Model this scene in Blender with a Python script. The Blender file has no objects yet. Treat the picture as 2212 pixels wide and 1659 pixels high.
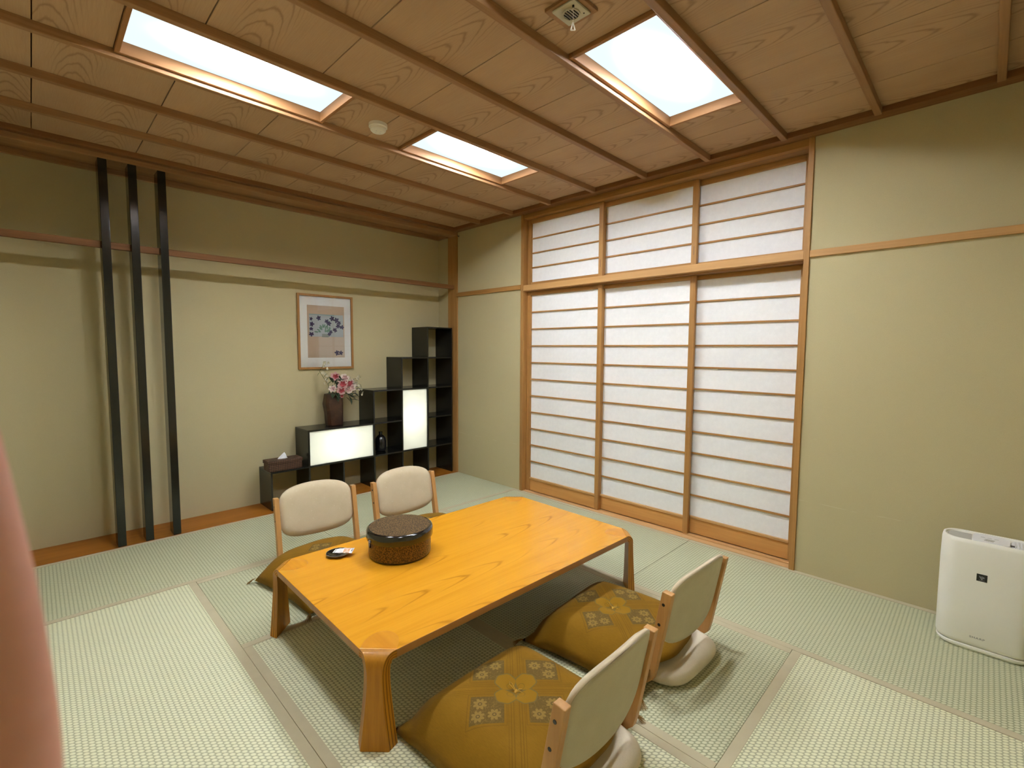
import bpy, bmesh, math, random
from mathutils import Vector, Matrix
R = math.radians
PI = math.pi
random.seed(7)
S = bpy.context.scene
COL = S.collection

# ------------------------------------------------------------------ camera, world, exposure
F_PX, W_PX = 1031.9, 2212.0
cam_d = bpy.data.cameras.new('camera')
cam_d.sensor_width = 36.0
cam_d.sensor_fit = 'HORIZONTAL'
cam_d.lens = 36.0 * F_PX / W_PX
cam_d.clip_start = 0.01
cam_d.dof.use_dof = True
cam_d.dof.focus_distance = 2.6
cam_d.dof.aperture_fstop = 13.0
cam = bpy.data.objects.new('camera', cam_d)
COL.objects.link(cam)
CAM = Vector((4.122, -3.302, 1.364))
yaw, pit, rol = R(-44.844), R(-4.114), R(0.3405)
fw = Vector((math.sin(yaw) * math.cos(pit), math.cos(yaw) * math.cos(pit), math.sin(pit)))
rt = Vector((math.cos(yaw), -math.sin(yaw), 0))
up = rt.cross(fw)
rt2 = rt * math.cos(rol) + up * math.sin(rol)
up2 = -rt * math.sin(rol) + up * math.cos(rol)
m = Matrix((rt2, up2, -fw)).transposed().to_4x4()
m.translation = CAM
cam.matrix_world = m
S.camera = cam

world = bpy.data.worlds.new('world')
S.world = world
world.use_nodes = True
world.node_tree.nodes['Background'].inputs[0].default_value = (0.9, 0.95, 1.0, 1)
world.node_tree.nodes['Background'].inputs[1].default_value = 0.02
S.view_settings.view_transform = 'Standard'
S.view_settings.look = 'None'
S.view_settings.gamma = 1.0
S.view_settings.exposure = 0.84
S.view_settings.use_curve_mapping = False
S.cycles.use_denoising = True
S.cycles.caustics_reflective = False
S.cycles.caustics_refractive = False
S.cycles.max_bounces = 10
S.cycles.diffuse_bounces = 6
S.cycles.sample_clamp_indirect = 40.0

LAMP_L = 185.0        # radiance of the middle of a ceiling light
LAMP_EDGE = 0.62      # at its rim

# ------------------------------------------------------------------ node helpers
class V:
    """a float socket with arithmetic that builds math nodes"""
    def __init__(s, nt, sock): s.nt, s.s = nt, sock
    def _m(s, op, *a):
        n = s.nt.nodes.new('ShaderNodeMath'); n.operation = op
        for i, x in enumerate((s,) + a):
            if isinstance(x, V): s.nt.links.new(x.s, n.inputs[i])
            else: n.inputs[i].default_value = x
        return V(s.nt, n.outputs[0])
    def __add__(s, o): return s._m('ADD', o)
    __radd__ = __add__
    def __sub__(s, o): return s._m('SUBTRACT', o)
    def __rsub__(s, o): return (s * -1.0) + o
    def __mul__(s, o): return s._m('MULTIPLY', o)
    __rmul__ = __mul__
    def __truediv__(s, o): return s._m('DIVIDE', o)
    def abs(s): return s._m('ABSOLUTE')
    def sin(s): return s._m('SINE')
    def cos(s): return s._m('COSINE')
    def sqrt(s): return s._m('SQRT')
    def pow(s, o): return s._m('POWER', o)
    def lt(s, o): return s._m('LESS_THAN', o)
    def gt(s, o): return s._m('GREATER_THAN', o)
    def max(s, o): return s._m('MAXIMUM', o)
    def min(s, o): return s._m('MINIMUM', o)
    def frac(s): return s._m('FRACT')
    def atan2(s, o): return s._m('ARCTAN2', o)
    def step(s, a, b):
        n = s.nt.nodes.new('ShaderNodeMapRange'); n.interpolation_type = 'SMOOTHSTEP'
        s.nt.links.new(s.s, n.inputs[0]); n.inputs[1].default_value = a; n.inputs[2].default_value = b
        return V(s.nt, n.outputs[0])

def new_mat(name):
    mt = bpy.data.materials.new(name); mt.use_nodes = True
    nt = mt.node_tree
    return mt, nt, nt.nodes['Principled BSDF']

def setp(b, rough=0.5, spec=0.5, metal=0.0, coat=0.0, coat_rough=0.1, sheen=0.0):
    b.inputs['Roughness'].default_value = rough
    b.inputs['Specular IOR Level'].default_value = spec
    b.inputs['Metallic'].default_value = metal
    b.inputs['Coat Weight'].default_value = coat
    b.inputs['Coat Roughness'].default_value = coat_rough
    b.inputs['Sheen Weight'].default_value = sheen

def coords(nt, kind='Object', rnd=0.0):
    tc = nt.nodes.new('ShaderNodeTexCoord')
    out = tc.outputs[kind]
    if rnd:
        oi = nt.nodes.new('ShaderNodeObjectInfo')
        sc = nt.nodes.new('ShaderNodeVectorMath'); sc.operation = 'SCALE'
        sc.inputs[0].default_value = (1.0, 0.37, 0.71); nt.links.new(oi.outputs['Random'], sc.inputs['Scale'])
        sc2 = nt.nodes.new('ShaderNodeVectorMath'); sc2.operation = 'SCALE'
        nt.links.new(sc.outputs[0], sc2.inputs[0]); sc2.inputs['Scale'].default_value = rnd
        ad = nt.nodes.new('ShaderNodeVectorMath'); ad.operation = 'ADD'
        nt.links.new(out, ad.inputs[0]); nt.links.new(sc2.outputs[0], ad.inputs[1])
        out = ad.outputs[0]
    return out

def xyz(nt, vec):
    n = nt.nodes.new('ShaderNodeSeparateXYZ'); nt.links.new(vec, n.inputs[0])
    return [V(nt, n.outputs[i]) for i in range(3)]

def combine(nt, x, y, z):
    n = nt.nodes.new('ShaderNodeCombineXYZ')
    for i, a in enumerate((x, y, z)):
        if isinstance(a, V): nt.links.new(a.s, n.inputs[i])
        else: n.inputs[i].default_value = a
    return n.outputs[0]

def noise(nt, vec, scale, detail=3.0, rough=0.5, vscale=None):
    if vscale:
        mp = nt.nodes.new('ShaderNodeMapping'); mp.inputs['Scale'].default_value = vscale
        nt.links.new(vec, mp.inputs[0]); vec = mp.outputs[0]
    n = nt.nodes.new('ShaderNodeTexNoise')
    nt.links.new(vec, n.inputs['Vector']); n.inputs['Scale'].default_value = scale
    n.inputs['Detail'].default_value = detail; n.inputs['Roughness'].default_value = rough
    return V(nt, n.outputs['Fac'])

def mix(nt, fac, a, b):
    n = nt.nodes.new('ShaderNodeMix'); n.data_type = 'RGBA'
    if isinstance(fac, V): nt.links.new(fac.s, n.inputs[0])
    else: n.inputs[0].default_value = fac
    for i, c in ((6, a), (7, b)):
        if isinstance(c, tuple): n.inputs[i].default_value = (*c, 1)
        else: nt.links.new(c, n.inputs[i])
    return n.outputs[2]

def bump(nt, b, h, strength=0.3, dist=0.002):
    n = nt.nodes.new('ShaderNodeBump'); n.inputs['Strength'].default_value = strength
    n.inputs['Distance'].default_value = dist
    nt.links.new(h.s, n.inputs['Height']); nt.links.new(n.outputs[0], b.inputs['Normal'])

# ------------------------------------------------------------------ materials
def plain(name, c, rough=0.5, spec=0.5, **k):
    mt, nt, b = new_mat(name); b.inputs['Base Color'].default_value = (*c, 1)
    setp(b, rough, spec, **k); return mt

def wood(name, light, dark, axis='X', rough=0.5, spec=0.4, fine=1.0, coat=0.0, rnd=3.0, amount=1.0):
    """straight-grained wood, grain along one object axis"""
    mt, nt, b = new_mat(name); setp(b, rough, spec, coat=coat)
    vec = coords(nt, 'Object', rnd)
    hi, lo = 90.0 * fine, 2.5
    vs = {'X': (lo, hi, hi), 'Y': (hi, lo, hi), 'Z': (hi, hi, lo)}[axis]
    vs2 = {'X': (0.6, 14, 14), 'Y': (14, 0.6, 14), 'Z': (14, 14, 0.6)}[axis]
    n1 = noise(nt, vec, 1.0, 4, 0.6, vs); n2 = noise(nt, vec, 1.0, 3, 0.5, vs2)
    f = (n1 * 0.55 + n2 * 0.75 - 0.15).step(0.25, 0.75) * amount
    nt.links.new(mix(nt, f, light, dark), b.inputs['Base Color'])
    bump(nt, b, n1, 0.12, 0.001)
    return mt

def cathedral(name, light, dark, line, along='X', freq=26.0, curve=2.2, rough=0.55, spec=0.3, coat=0.0,
              tile=None, rnd=1.0, lstr=0.8, stretch=1.0):
    """flat-sawn board: nested arches whose tips run along the grain"""
    mt, nt, b = new_mat(name); setp(b, rough, spec, coat=coat, coat_rough=0.12)
    vec = coords(nt, 'Object', rnd)
    raw = xyz(nt, coords(nt, 'Object'))
    x, y, z = xyz(nt, vec)
    a, c = (x, raw[1]) if along == 'X' else (y, raw[0])
    if tile:
        c = ((c / tile + 0.5).frac() - 0.5) * tile
    vs = (3, 18, 5) if along == 'X' else (18, 3, 5)
    wob = noise(nt, vec, 1.0, 4, 0.55, vs)
    wob2 = noise(nt, vec, 1.0, 2, 0.5, (1.7, 6, 1) if along == 'X' else (6, 1.7, 1))
    off = (wob2 - 0.5) * 0.10
    cc = c + off
    g = a * (1.0 / stretch) + cc * cc * curve * 10.0 + (wob - 0.5) * 0.22
    ring = ((g * freq).sin() * 0.5 + 0.5)
    ln = ring.pow(7.0)
    centre = 1.0 - (cc.abs()).step(0.03, 0.13)
    fine = noise(nt, vec, 1.0, 3, 0.6, (6, 160, 10) if along == 'X' else (160, 6, 10))
    base = mix(nt, (fine * 0.6 + wob2 * 0.6).step(0.35, 0.85), light, dark)
    col = mix(nt, ln * (centre * 0.8 + 0.2) * lstr, base, line)
    nt.links.new(col, b.inputs['Base Color'])
    bump(nt, b, fine, 0.08, 0.001)
    return mt

def table_top_wood():
    mt, nt, b = new_mat('zelkova_table'); setp(b, 0.24, 0.5)
    vec = coords(nt)
    x, y, z = xyz(nt, vec)
    slow = noise(nt, vec, 1.0, 2, 0.5, (5, 0.8, 1)); fine = noise(nt, vec, 1.0, 4, 0.6, (150, 3.0, 1)); mid = noise(nt, vec, 1.0, 3, 0.5, (26, 1.1, 1))
    W = 0.248
    cell = (x / W + 0.5)._m('FLOOR')
    c = x - cell * W + (slow - 0.5) * 0.09
    shift = (cell * 2.399).sin() * 0.7
    g = (y + shift) * 0.9 + c * c * 62.0 + (mid - 0.5) * 0.10
    line = ((g * 34.0).sin() * 0.5 + 0.5).pow(14.0)
    centre = 1.0 - c.abs().step(0.015, 0.075)
    patch = noise(nt, vec, 1.0, 1, 0.5, (4, 2.2, 1)).step(0.45, 0.62)
    base = mix(nt, (fine * 0.5 + mid * 0.6).step(0.3, 0.8), (0.76, 0.350, 0.022), (0.67, 0.285, 0.014))
    base = mix(nt, ((cell * 5.1).sin() * 0.5 + 0.5) * 0.25, base, (0.70, 0.30, 0.016))
    nt.links.new(mix(nt, line * centre * patch * 0.6, base, (0.36, 0.125, 0.006)), b.inputs['Base Color'])
    return mt
def ceiling_wood():
    mt, nt, b = new_mat('ceiling_cedar'); setp(b, 0.62, 0.2)
    vec = coords(nt, 'Object', 6.0); raw = xyz(nt, coords(nt, 'Object'))
    oi = nt.nodes.new('ShaderNodeObjectInfo'); rv = V(nt, oi.outputs['Random'])
    slow = noise(nt, vec, 1.0, 2, 0.5, (2.0, 5.0, 1)); mid = noise(nt, vec, 1.0, 3, 0.55, (7, 30, 1)); fine = noise(nt, vec, 1.0, 3, 0.6, (8, 220, 1))
    c = raw[1] + (rv - 0.5) * 0.20 + (slow - 0.5) * 0.09
    g = raw[0] * 1.0 + rv * 3.0 + c * c * 40.0 + (mid - 0.5) * 0.07
    line = ((g * 58.0).sin() * 0.5 + 0.5).pow(9.0)
    centre = 1.0 - c.abs().step(0.03, 0.12)
    base = mix(nt, (fine * 0.55 + slow * 0.55).step(0.3, 0.85), (0.505, 0.340, 0.205), (0.435, 0.283, 0.165))
    nt.links.new(mix(nt, line * (centre * 0.52 + 0.05), base, (0.23, 0.13, 0.065)), b.inputs['Base Color'])
    bump(nt, b, fine, 0.06, 0.001)
    return mt
M = {}
def make_wall(scuff=False):
    mt, nt, b = new_mat('olive_plaster_scuffed' if scuff else 'olive_plaster'); setp(b, 0.9, 0.15)
    vec = coords(nt)
    n1 = noise(nt, vec, 380, 3, 0.6); n2 = noise(nt, vec, 1.6, 2, 0.5)
    c = mix(nt, n1, (0.468, 0.408, 0.240), (0.575, 0.508, 0.310))
    c = mix(nt, n2.step(0.35, 0.7) * 0.12, c, (0.43, 0.38, 0.22))
    if scuff:      # old furniture marks about 45 cm above the mats
        x, y, z = xyz(nt, vec)
        wav = noise(nt, vec, 1.0, 2, 0.5, (5, 1, 5)); brk = noise(nt, vec, 1.0, 2, 0.6, (9, 1, 3))
        ln = 1.0 - (z + 0.888 + (wav - 0.5) * 0.03).abs().step(0.001, 0.0035)
        c = mix(nt, ln * brk.step(0.50, 0.62) * 0.5, c, (0.62, 0.58, 0.40))
    nt.links.new(c, b.inputs['Base Color'])
    bump(nt, b, n1, 0.15, 0.001)
    return mt
M['wall'] = make_wall(); M['wall_scuffed'] = make_wall(True)
M['ceil'] = ceiling_wood()
for ax in 'XYZ':
    M['trim' + ax] = wood('cypress_grain_' + ax.lower(), (0.47, 0.250, 0.080), (0.33, 0.160, 0.044), ax, 0.5, 0.35)
    M['dark' + ax] = wood('cedar_batten_grain_' + ax.lower(), (0.40, 0.225, 0.105), (0.27, 0.14, 0.06), ax, 0.5, 0.35)
    M['black' + ax] = plain('black_lacquer_' + ax.lower(), (0.010, 0.0095, 0.008), 0.22, 0.5)
M['railY'] = wood('alcove_rail_grain', (0.26, 0.125, 0.05), (0.17, 0.075, 0.028), 'Y', 0.55, 0.2)
for ax in 'XY': M['mould' + ax] = wood('ceiling_moulding_grain_' + ax.lower(), (0.27, 0.13, 0.05), (0.18, 0.08, 0.028), ax, 0.55, 0.2)
M['lintel'] = wood('pale_cypress', (0.62, 0.36, 0.145), (0.50, 0.275, 0.10), 'X', 0.5, 0.35)
M['sill'] = wood('sill_cypress', (0.68, 0.42, 0.19), (0.54, 0.32, 0.13), 'X', 0.5, 0.35)
M['kick'] = wood('kickboard_wood', (0.66, 0.35, 0.11), (0.55, 0.275, 0.08), 'X', 0.5, 0.35, fine=0.5)
M['board'] = wood('alcove_board_wood', (0.42, 0.155, 0.018), (0.31, 0.105, 0.010), 'Y', 0.42, 0.3, fine=0.5)
M['rail_wood'] = wood('chair_beech', (0.60, 0.325, 0.115), (0.47, 0.235, 0.072), 'Z', 0.42, 0.45, fine=0.8)
M['frame_wood'] = wood('picture_frame_wood', (0.40, 0.20, 0.05), (0.30, 0.135, 0.03), 'Z', 0.4, 0.5)
M['lampwoodX'] = wood('light_frame_wood_cross', (0.38, 0.185, 0.075), (0.30, 0.14, 0.05), 'X', 0.5, 0.3, fine=0.5)
M['lampwood'] = wood('light_frame_wood', (0.38, 0.185, 0.075), (0.30, 0.14, 0.05), 'Y', 0.5, 0.35, fine=0.5)
M['post'] = plain('black_post_lacquer', (0.012, 0.012, 0.009), 0.16, 0.5)
M['table'] = table_top_wood()
M['underside'] = wood('table_underside', (0.16, 0.075, 0.02), (0.12, 0.05, 0.012), 'Y', 0.6, 0.2, fine=0.5)  # darkened to cut bounced light, so the shade under the table stays deep
M['inlay'] = wood('table_corner_veneer', (0.70, 0.30, 0.018), (0.58, 0.225, 0.010), 'X', 0.34, 0.35, fine=0.4, coat=0.2)
M['tabledge'] = wood('table_edge_wood', (0.42, 0.20, 0.055), (0.32, 0.145, 0.036), 'Y', 0.42, 0.45, fine=0.6)

def make_leg():
    mt, nt, b = new_mat('laminated_leg_wood'); setp(b, 0.42, 0.3, coat=0.05)
    uvn = nt.nodes.new('ShaderNodeUVMap'); uvn.uv_map = 'ply'
    u, v, _ = xyz(nt, uvn.outputs[0])
    vec = coords(nt)
    n1 = noise(nt, vec, 1.0, 4, 0.6, (60, 60, 4))
    base = mix(nt, n1.step(0.3, 0.75), (0.50, 0.215, 0.016), (0.39, 0.155, 0.010))
    d = ((v * 3.0).frac() - 0.5).abs()
    ply = (1.0 - d.step(0.05, 0.16)) * u * 0.9
    nt.links.new(mix(nt, ply, base, (0.07, 0.018, 0.003)), b.inputs['Base Color'])
    return mt
M['leg'] = make_leg()

def make_tatami(name, hi, lo, along, tone=1.0):
    mt, nt, b = new_mat(name); setp(b, 0.62, 0.35)
    vec = coords(nt)
    x, y, z = xyz(nt, vec)
    if along == 'Y': x, y = y, x
    p = 0.0165
    wob = noise(nt, vec, 60, 2, 0.5)
    fx = (x / p + (wob - 0.5) * 0.10).frac() - 0.5; fy = (y / p + (wob - 0.5) * 0.10).frac() - 0.5
    pd, qd = (fx + fy) * 0.7071, (fx - fy) * 0.7071
    pa, qa = pd / 0.68, qd / 0.40
    h = 1.0 - ((pa * pa) + (qa * qa)).step(0.05, 1.45)
    straw = noise(nt, vec, 1.0, 3, 0.6, (25, 700, 1) if along == 'X' else (700, 25, 1))
    big = noise(nt, vec, 3.0, 2, 0.5)
    f = (h * 0.95 + (straw - 0.5) * 0.35 + (big - 0.5) * 0.15).step(0.12, 0.95)
    hi = tuple(c * tone for c in hi); lo = tuple(c * tone for c in lo)
    nt.links.new(mix(nt, f, lo, hi), b.inputs['Base Color'])
    bump(nt, b, h + straw * 0.12, 0.75, 0.0028)
    return mt
THI, TLO = (0.615, 0.620, 0.425), (0.335, 0.350, 0.220)
M['tatX'] = make_tatami('rush_weave_lengthwise', THI, TLO, 'X')
M['tatY'] = make_tatami('rush_weave_crosswise', THI, TLO, 'Y')
M['tatXb'] = make_tatami('rush_weave_lengthwise_sheen', (0.79, 0.79, 0.570), (0.46, 0.47, 0.310), 'X')  # weave sheen and brighter near light put into a paler rush colour
M['tatYb'] = make_tatami('rush_weave_crosswise_sheen', (0.79, 0.79, 0.560), (0.45, 0.46, 0.300), 'Y')  # same sheen painted in, for the mat laid the other way

def fabric(name, c1, c2, scale=900, rough=0.9, sheen=0.2, strength=0.2, spots=None):
    mt, nt, b = new_mat(name); setp(b, rough, 0.2, sheen=sheen)
    vec = coords(nt)
    n1 = noise(nt, vec, scale, 2, 0.5); n2 = noise(nt, vec, 14, 2, 0.5)
    col = mix(nt, (n1 * 0.7 + n2 * 0.4).step(0.3, 0.8), c1, c2)
    if spots:
        vo = nt.nodes.new('ShaderNodeTexVoronoi'); vo.inputs['Scale'].default_value = 34
        nt.links.new(vec, vo.inputs['Vector'])
        col = mix(nt, (1.0 - V(nt, vo.outputs['Distance']).step(0.05, 0.22)) * 0.5, col, spots)
    nt.links.new(col, b.inputs['Base Color'])
    bump(nt, b, n1, strength, 0.0006)
    return mt
M['heri'] = fabric('tatami_border_cloth', (0.50, 0.445, 0.305), (0.57, 0.51, 0.355), 1500, 0.85, 0.0)
M['pad'] = fabric('beige_upholstery', (0.56, 0.465, 0.315), (0.64, 0.54, 0.385), 700, 0.92, 0.15, spots=(0.66, 0.60, 0.46))
M['padback'] = fabric('grey_backing_cloth', (0.49, 0.43, 0.295), (0.57, 0.51, 0.36), 900, 0.92, 0.1)
M['seatpad'] = fabric('pale_seat_upholstery', (0.60, 0.525, 0.40), (0.72, 0.64, 0.50), 500, 0.92, 0.1)
M['paper'] = None
def make_paper():
    mt, nt, b = new_mat('shoji_paper'); setp(b, 0.8, 0.2)
    vec = coords(nt)
    n1 = noise(nt, vec, 260, 4, 0.7); n2 = noise(nt, vec, 30, 3, 0.6)
    nt.links.new(mix(nt, (n1 * 0.6 + n2 * 0.4).step(0.35, 0.7), (0.80, 0.81, 0.83), (0.87, 0.88, 0.895)), b.inputs['Base Color'])
    return mt
M['paper'] = make_paper()

def make_cushion():
    mt, nt, b = new_mat('olive_gold_brocade'); setp(b, 0.8, 0.12, sheen=0.05)
    vec = coords(nt)
    x, y, z = xyz(nt, vec)
    k = 0.70710678
    p = ((x + y) * k).abs(); q = ((x - y) * k).abs()
    weave = noise(nt, vec, 1.0, 2, 0.5, (900, 60, 60))
    big = noise(nt, vec, 9, 2, 0.5)
    base = mix(nt, (weave * 0.6 + big * 0.5).step(0.3, 0.85), (0.200, 0.098, 0.0045), (0.255, 0.128, 0.0070))
    # patches of small flowers
    def within(a, lo, hi): return a.gt(lo) * a.lt(hi)
    patch = within(p, 0.042, 0.158) * within(q, 0.042, 0.158)
    rim = within(p, 0.031, 0.169) * within(q, 0.031, 0.169) * (1.0 - within(p, 0.034, 0.166) * within(q, 0.034, 0.166))
    scroll = noise(nt, vec, 75, 1, 0.4)
    scr = 1.0 - ((scroll - 0.5).abs()).step(0.012, 0.035)
    col = mix(nt, patch * 0.85, base, (0.115, 0.074, 0.019))
    col = mix(nt, patch * scr * 0.6, col, (0.22, 0.135, 0.030))
    for (fx, fy, r) in ((0.075, 0.125, 0.024), (0.128, 0.130, 0.023), (0.122, 0.075, 0.023)):
        dx, dy = p - fx, q - fy
        rr = (dx * dx + dy * dy).sqrt()
        an = dy.atan2(dx)
        edge = ((an * 4.0).sin().abs() * 0.42 + 0.62) * r
        petal = rr.lt(edge) if False else (edge - rr).gt(0.0)
        col = mix(nt, petal * 0.8, col, (0.27, 0.170, 0.040))
        ring = within(rr, r * 0.17, r * 0.32)
        col = mix(nt, ring * 0.9, col, (0.10, 0.065, 0.02))
    col = mix(nt, rim * 0.5, col, (0.14, 0.07, 0.006))
    # stripes along the diagonals
    st = (p.min(q))
    far = (p.max(q)).lt(0.36)
    lines = (within(st, 0.008, 0.011) + within(st, 0.017, 0.020) + within(st, 0.026, 0.028)) * far
    col = mix(nt, lines.min(1.0) * 0.55, col, (0.14, 0.066, 0.004))
    # four lobed flower in the middle
    dx, dy = (p - 0.037) / 0.036, (q - 0.037) / 0.036
    d = (dx * dx + dy * dy).sqrt() + ((dy.atan2(dx) * 6.0).sin()) * 0.04
    col = mix(nt, d.lt(1.12), col, (0.16, 0.11, 0.03))
    col = mix(nt, d.lt(1.0), col, (0.265, 0.135, 0.006))
    dx, dy = p - 0.02, q - 0.02
    rr = (dx * dx + dy * dy).sqrt()
    col = mix(nt, within(rr, 0.011, 0.013) * 0.7, col, (0.14, 0.09, 0.015))
    nt.links.new(col, b.inputs['Base Color'])
    bump(nt, b, weave, 0.2, 0.0006)
    return mt
M['cushion'] = make_cushion()
M['thread'] = plain('gold_thread', (0.55, 0.33, 0.04), 0.5)
M['tassel'] = plain('brown_tassel_thread', (0.25, 0.13, 0.02), 0.6)
M['pink_thread'] = plain('pale_pink_cord', (0.45, 0.30, 0.20), 0.6)
M['bolt'] = plain('black_bolt_cap', (0.008, 0.008, 0.008), 0.4)
M['blackgloss'] = plain('black_gloss_lacquer', (0.006, 0.006, 0.006), 0.12, 0.6, coat=0.6, coat_rough=0.05)
M['blackceramic'] = plain('black_glazed_ceramic', (0.008, 0.008, 0.010), 0.2, 0.6)

def make_speckle(name, a, bcol, scale, coat=0.3, rough=0.4):
    mt, nt, b = new_mat(name); setp(b, rough, 0.3, coat=coat, coat_rough=0.15)
    vec = coords(nt)
    n = noise(nt, vec, scale, 3, 0.7)
    nt.links.new(mix(nt, n.step(0.42, 0.58), bcol, a), b.inputs['Base Color'])
    return mt
M['speck_top'] = make_speckle('speckled_lacquer_lid', (0.17, 0.100, 0.038), (0.030, 0.018, 0.008), 150, 0.0, 0.55)
M['speck_side'] = make_speckle('speckled_lacquer_body', (0.17, 0.080, 0.018), (0.030, 0.014, 0.005), 150)

def make_wicker():
    mt, nt, b = new_mat('brown_wicker'); setp(b, 0.6, 0.4)
    vec = coords(nt)
    x, y, z = xyz(nt, vec)
    w = ((y + z) * 220.0).sin() * ((y - z + x) * 220.0).sin()
    n = noise(nt, vec, 120, 2, 0.5)
    h = w * 0.5 + 0.5
    nt.links.new(mix(nt, (h + (n - 0.5) * 0.6).step(0.2, 0.9), (0.030, 0.014, 0.007), (0.135, 0.065, 0.036)), b.inputs['Base Color'])
    bump(nt, b, h, 0.7, 0.003)
    return mt
M['wicker'] = make_wicker()
M['tissue'] = plain('white_tissue', (0.82, 0.84, 0.87), 0.9, 0.1)
def make_vase():
    mt, nt, b = new_mat('brown_stoneware'); setp(b, 0.4, 0.5)
    vec = coords(nt)
    n = noise(nt, vec, 14, 4, 0.6); n2 = noise(nt, vec, 70, 2, 0.6)
    c = mix(nt, n.step(0.3, 0.75), (0.026, 0.011, 0.006), (0.068, 0.026, 0.012))
    nt.links.new(mix(nt, n2.step(0.68, 0.75) * 0.5, c, (0.15, 0.09, 0.055)), b.inputs['Base Color'])
    bump(nt, b, n, 0.3, 0.004)
    return mt
M['vase'] = make_vase()
M['leaf'] = plain('dark_green_leaf', (0.035, 0.060, 0.030), 0.5)
M['leaf_pale'] = plain('pale_green_leaf', (0.17, 0.22, 0.085), 0.55)
M['stem'] = plain('green_brown_stem', (0.07, 0.075, 0.03), 0.6)
M['petal_pink'] = plain('pink_petal', (0.60, 0.37, 0.36), 0.6)
M['petal_white'] = plain('cream_petal', (0.72, 0.63, 0.55), 0.6)
M['petal_red'] = plain('crimson_petal', (0.38, 0.06, 0.07), 0.6)
M['bud'] = plain('cream_bud', (0.62, 0.58, 0.42), 0.6)
M['white_plastic'] = plain('white_plastic', (0.86, 0.845, 0.79), 0.35, 0.5)
M['white_cover'] = plain('purifier_cover', (0.84, 0.825, 0.765), 0.42, 0.45)
M['grey_plastic'] = plain('grey_plastic', (0.46, 0.45, 0.42), 0.45)
M['pale_plastic'] = plain('bright_white_plastic', (0.80, 0.80, 0.82), 0.3, 0.5)
M['dark_plastic'] = plain('dark_brown_plastic', (0.03, 0.02, 0.018), 0.4)
M['badge'] = plain('black_badge', (0.010, 0.009, 0.009), 0.25)
M['ink_grey'] = plain('grey_print', (0.36, 0.36, 0.35), 0.5)
M['dot'] = plain('pale_badge_dot', (0.30, 0.30, 0.30), 0.4)
M['det_plate'] = plain('aged_ivory_plate', (0.50, 0.47, 0.35), 0.5)
M['satin'] = plain('satin_reflector', (0.55, 0.53, 0.47), 0.35, 0.5, metal=0.6)
M['chrome'] = plain('chrome_reflector', (0.75, 0.74, 0.70), 0.12, 0.5, metal=1.0)
M['mat_board'] = plain('white_mount_board', (0.90, 0.885, 0.82), 0.8, 0.2)
M['print_tan'] = plain('print_tan', (0.62, 0.47, 0.33), 0.8, 0.1)
M['print_tan2'] = plain('print_pale_tan', (0.65, 0.53, 0.40), 0.8, 0.1)
M['print_blue'] = plain('print_grey_blue', (0.47, 0.52, 0.52), 0.8, 0.1)
M['print_blue2'] = plain('print_blue_stripe', (0.32, 0.42, 0.43), 0.8, 0.1)
M['print_violet'] = plain('print_violet', (0.055, 0.045, 0.115), 0.8, 0.1)
M['print_green'] = plain('print_green', (0.16, 0.30, 0.20), 0.8, 0.1)
M['print_pot'] = plain('print_pot_grey', (0.30, 0.33, 0.28), 0.8, 0.1)
M['wrapper'] = plain('glossy_white_wrapper', (0.80, 0.80, 0.82), 0.3, 0.5)
M['wrapper_print'] = make_speckle('orange_printed_wrapper', (0.62, 0.22, 0.06), (0.70, 0.60, 0.48), 130)
M['loft'] = plain('brown_ceiling_backing', (0.16, 0.07, 0.025), 0.8)
M['cavity'] = plain('dark_cavity', (0.02, 0.012, 0.008), 0.8)

def make_glass():
    mt = bpy.data.materials.new('picture_glass'); mt.use_nodes = True
    nt = mt.node_tree; nt.nodes.clear()
    out = nt.nodes.new('ShaderNodeOutputMaterial'); mx = nt.nodes.new('ShaderNodeMixShader')
    tr = nt.nodes.new('ShaderNodeBsdfTransparent'); gl = nt.nodes.new('ShaderNodeBsdfGlossy'); fr = nt.nodes.new('ShaderNodeFresnel')
    gl.inputs['Roughness'].default_value = 0.02; fr.inputs['IOR'].default_value = 1.5
    nt.links.new(fr.outputs[0], mx.inputs[0]); nt.links.new(tr.outputs[0], mx.inputs[1]); nt.links.new(gl.outputs[0], mx.inputs[2])
    nt.links.new(mx.outputs[0], out.inputs[0])
    return mt
M['glass'] = make_glass()

def make_diffuser(hx, hy, power=1.0):
    """milky sheet of a ceiling light with its tubes behind the middle"""
    mt = bpy.data.materials.new('lit_milk_diffuser'); mt.use_nodes = True
    nt = mt.node_tree; nt.nodes.clear()
    out = nt.nodes.new('ShaderNodeOutputMaterial'); em = nt.nodes.new('ShaderNodeEmission')
    x, y, z = xyz(nt, coords(nt))
    dx, dy = (x / hx), (y / hy)
    d = dx * dx * 1.0 + dy * dy * 1.0
    f = (d * -11.0)._m('EXPONENT')
    nt.links.new((f * ((LAMP_L - LAMP_EDGE) * power) + LAMP_EDGE).s, em.inputs['Strength'])
    nt.links.new(mix(nt, f.step(0.0, 0.03), (0.80, 0.94, 0.97), (0.95, 1.0, 1.04)), em.inputs['Color'])
    nt.links.new(em.outputs[0], out.inputs[0])
    return mt

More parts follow.
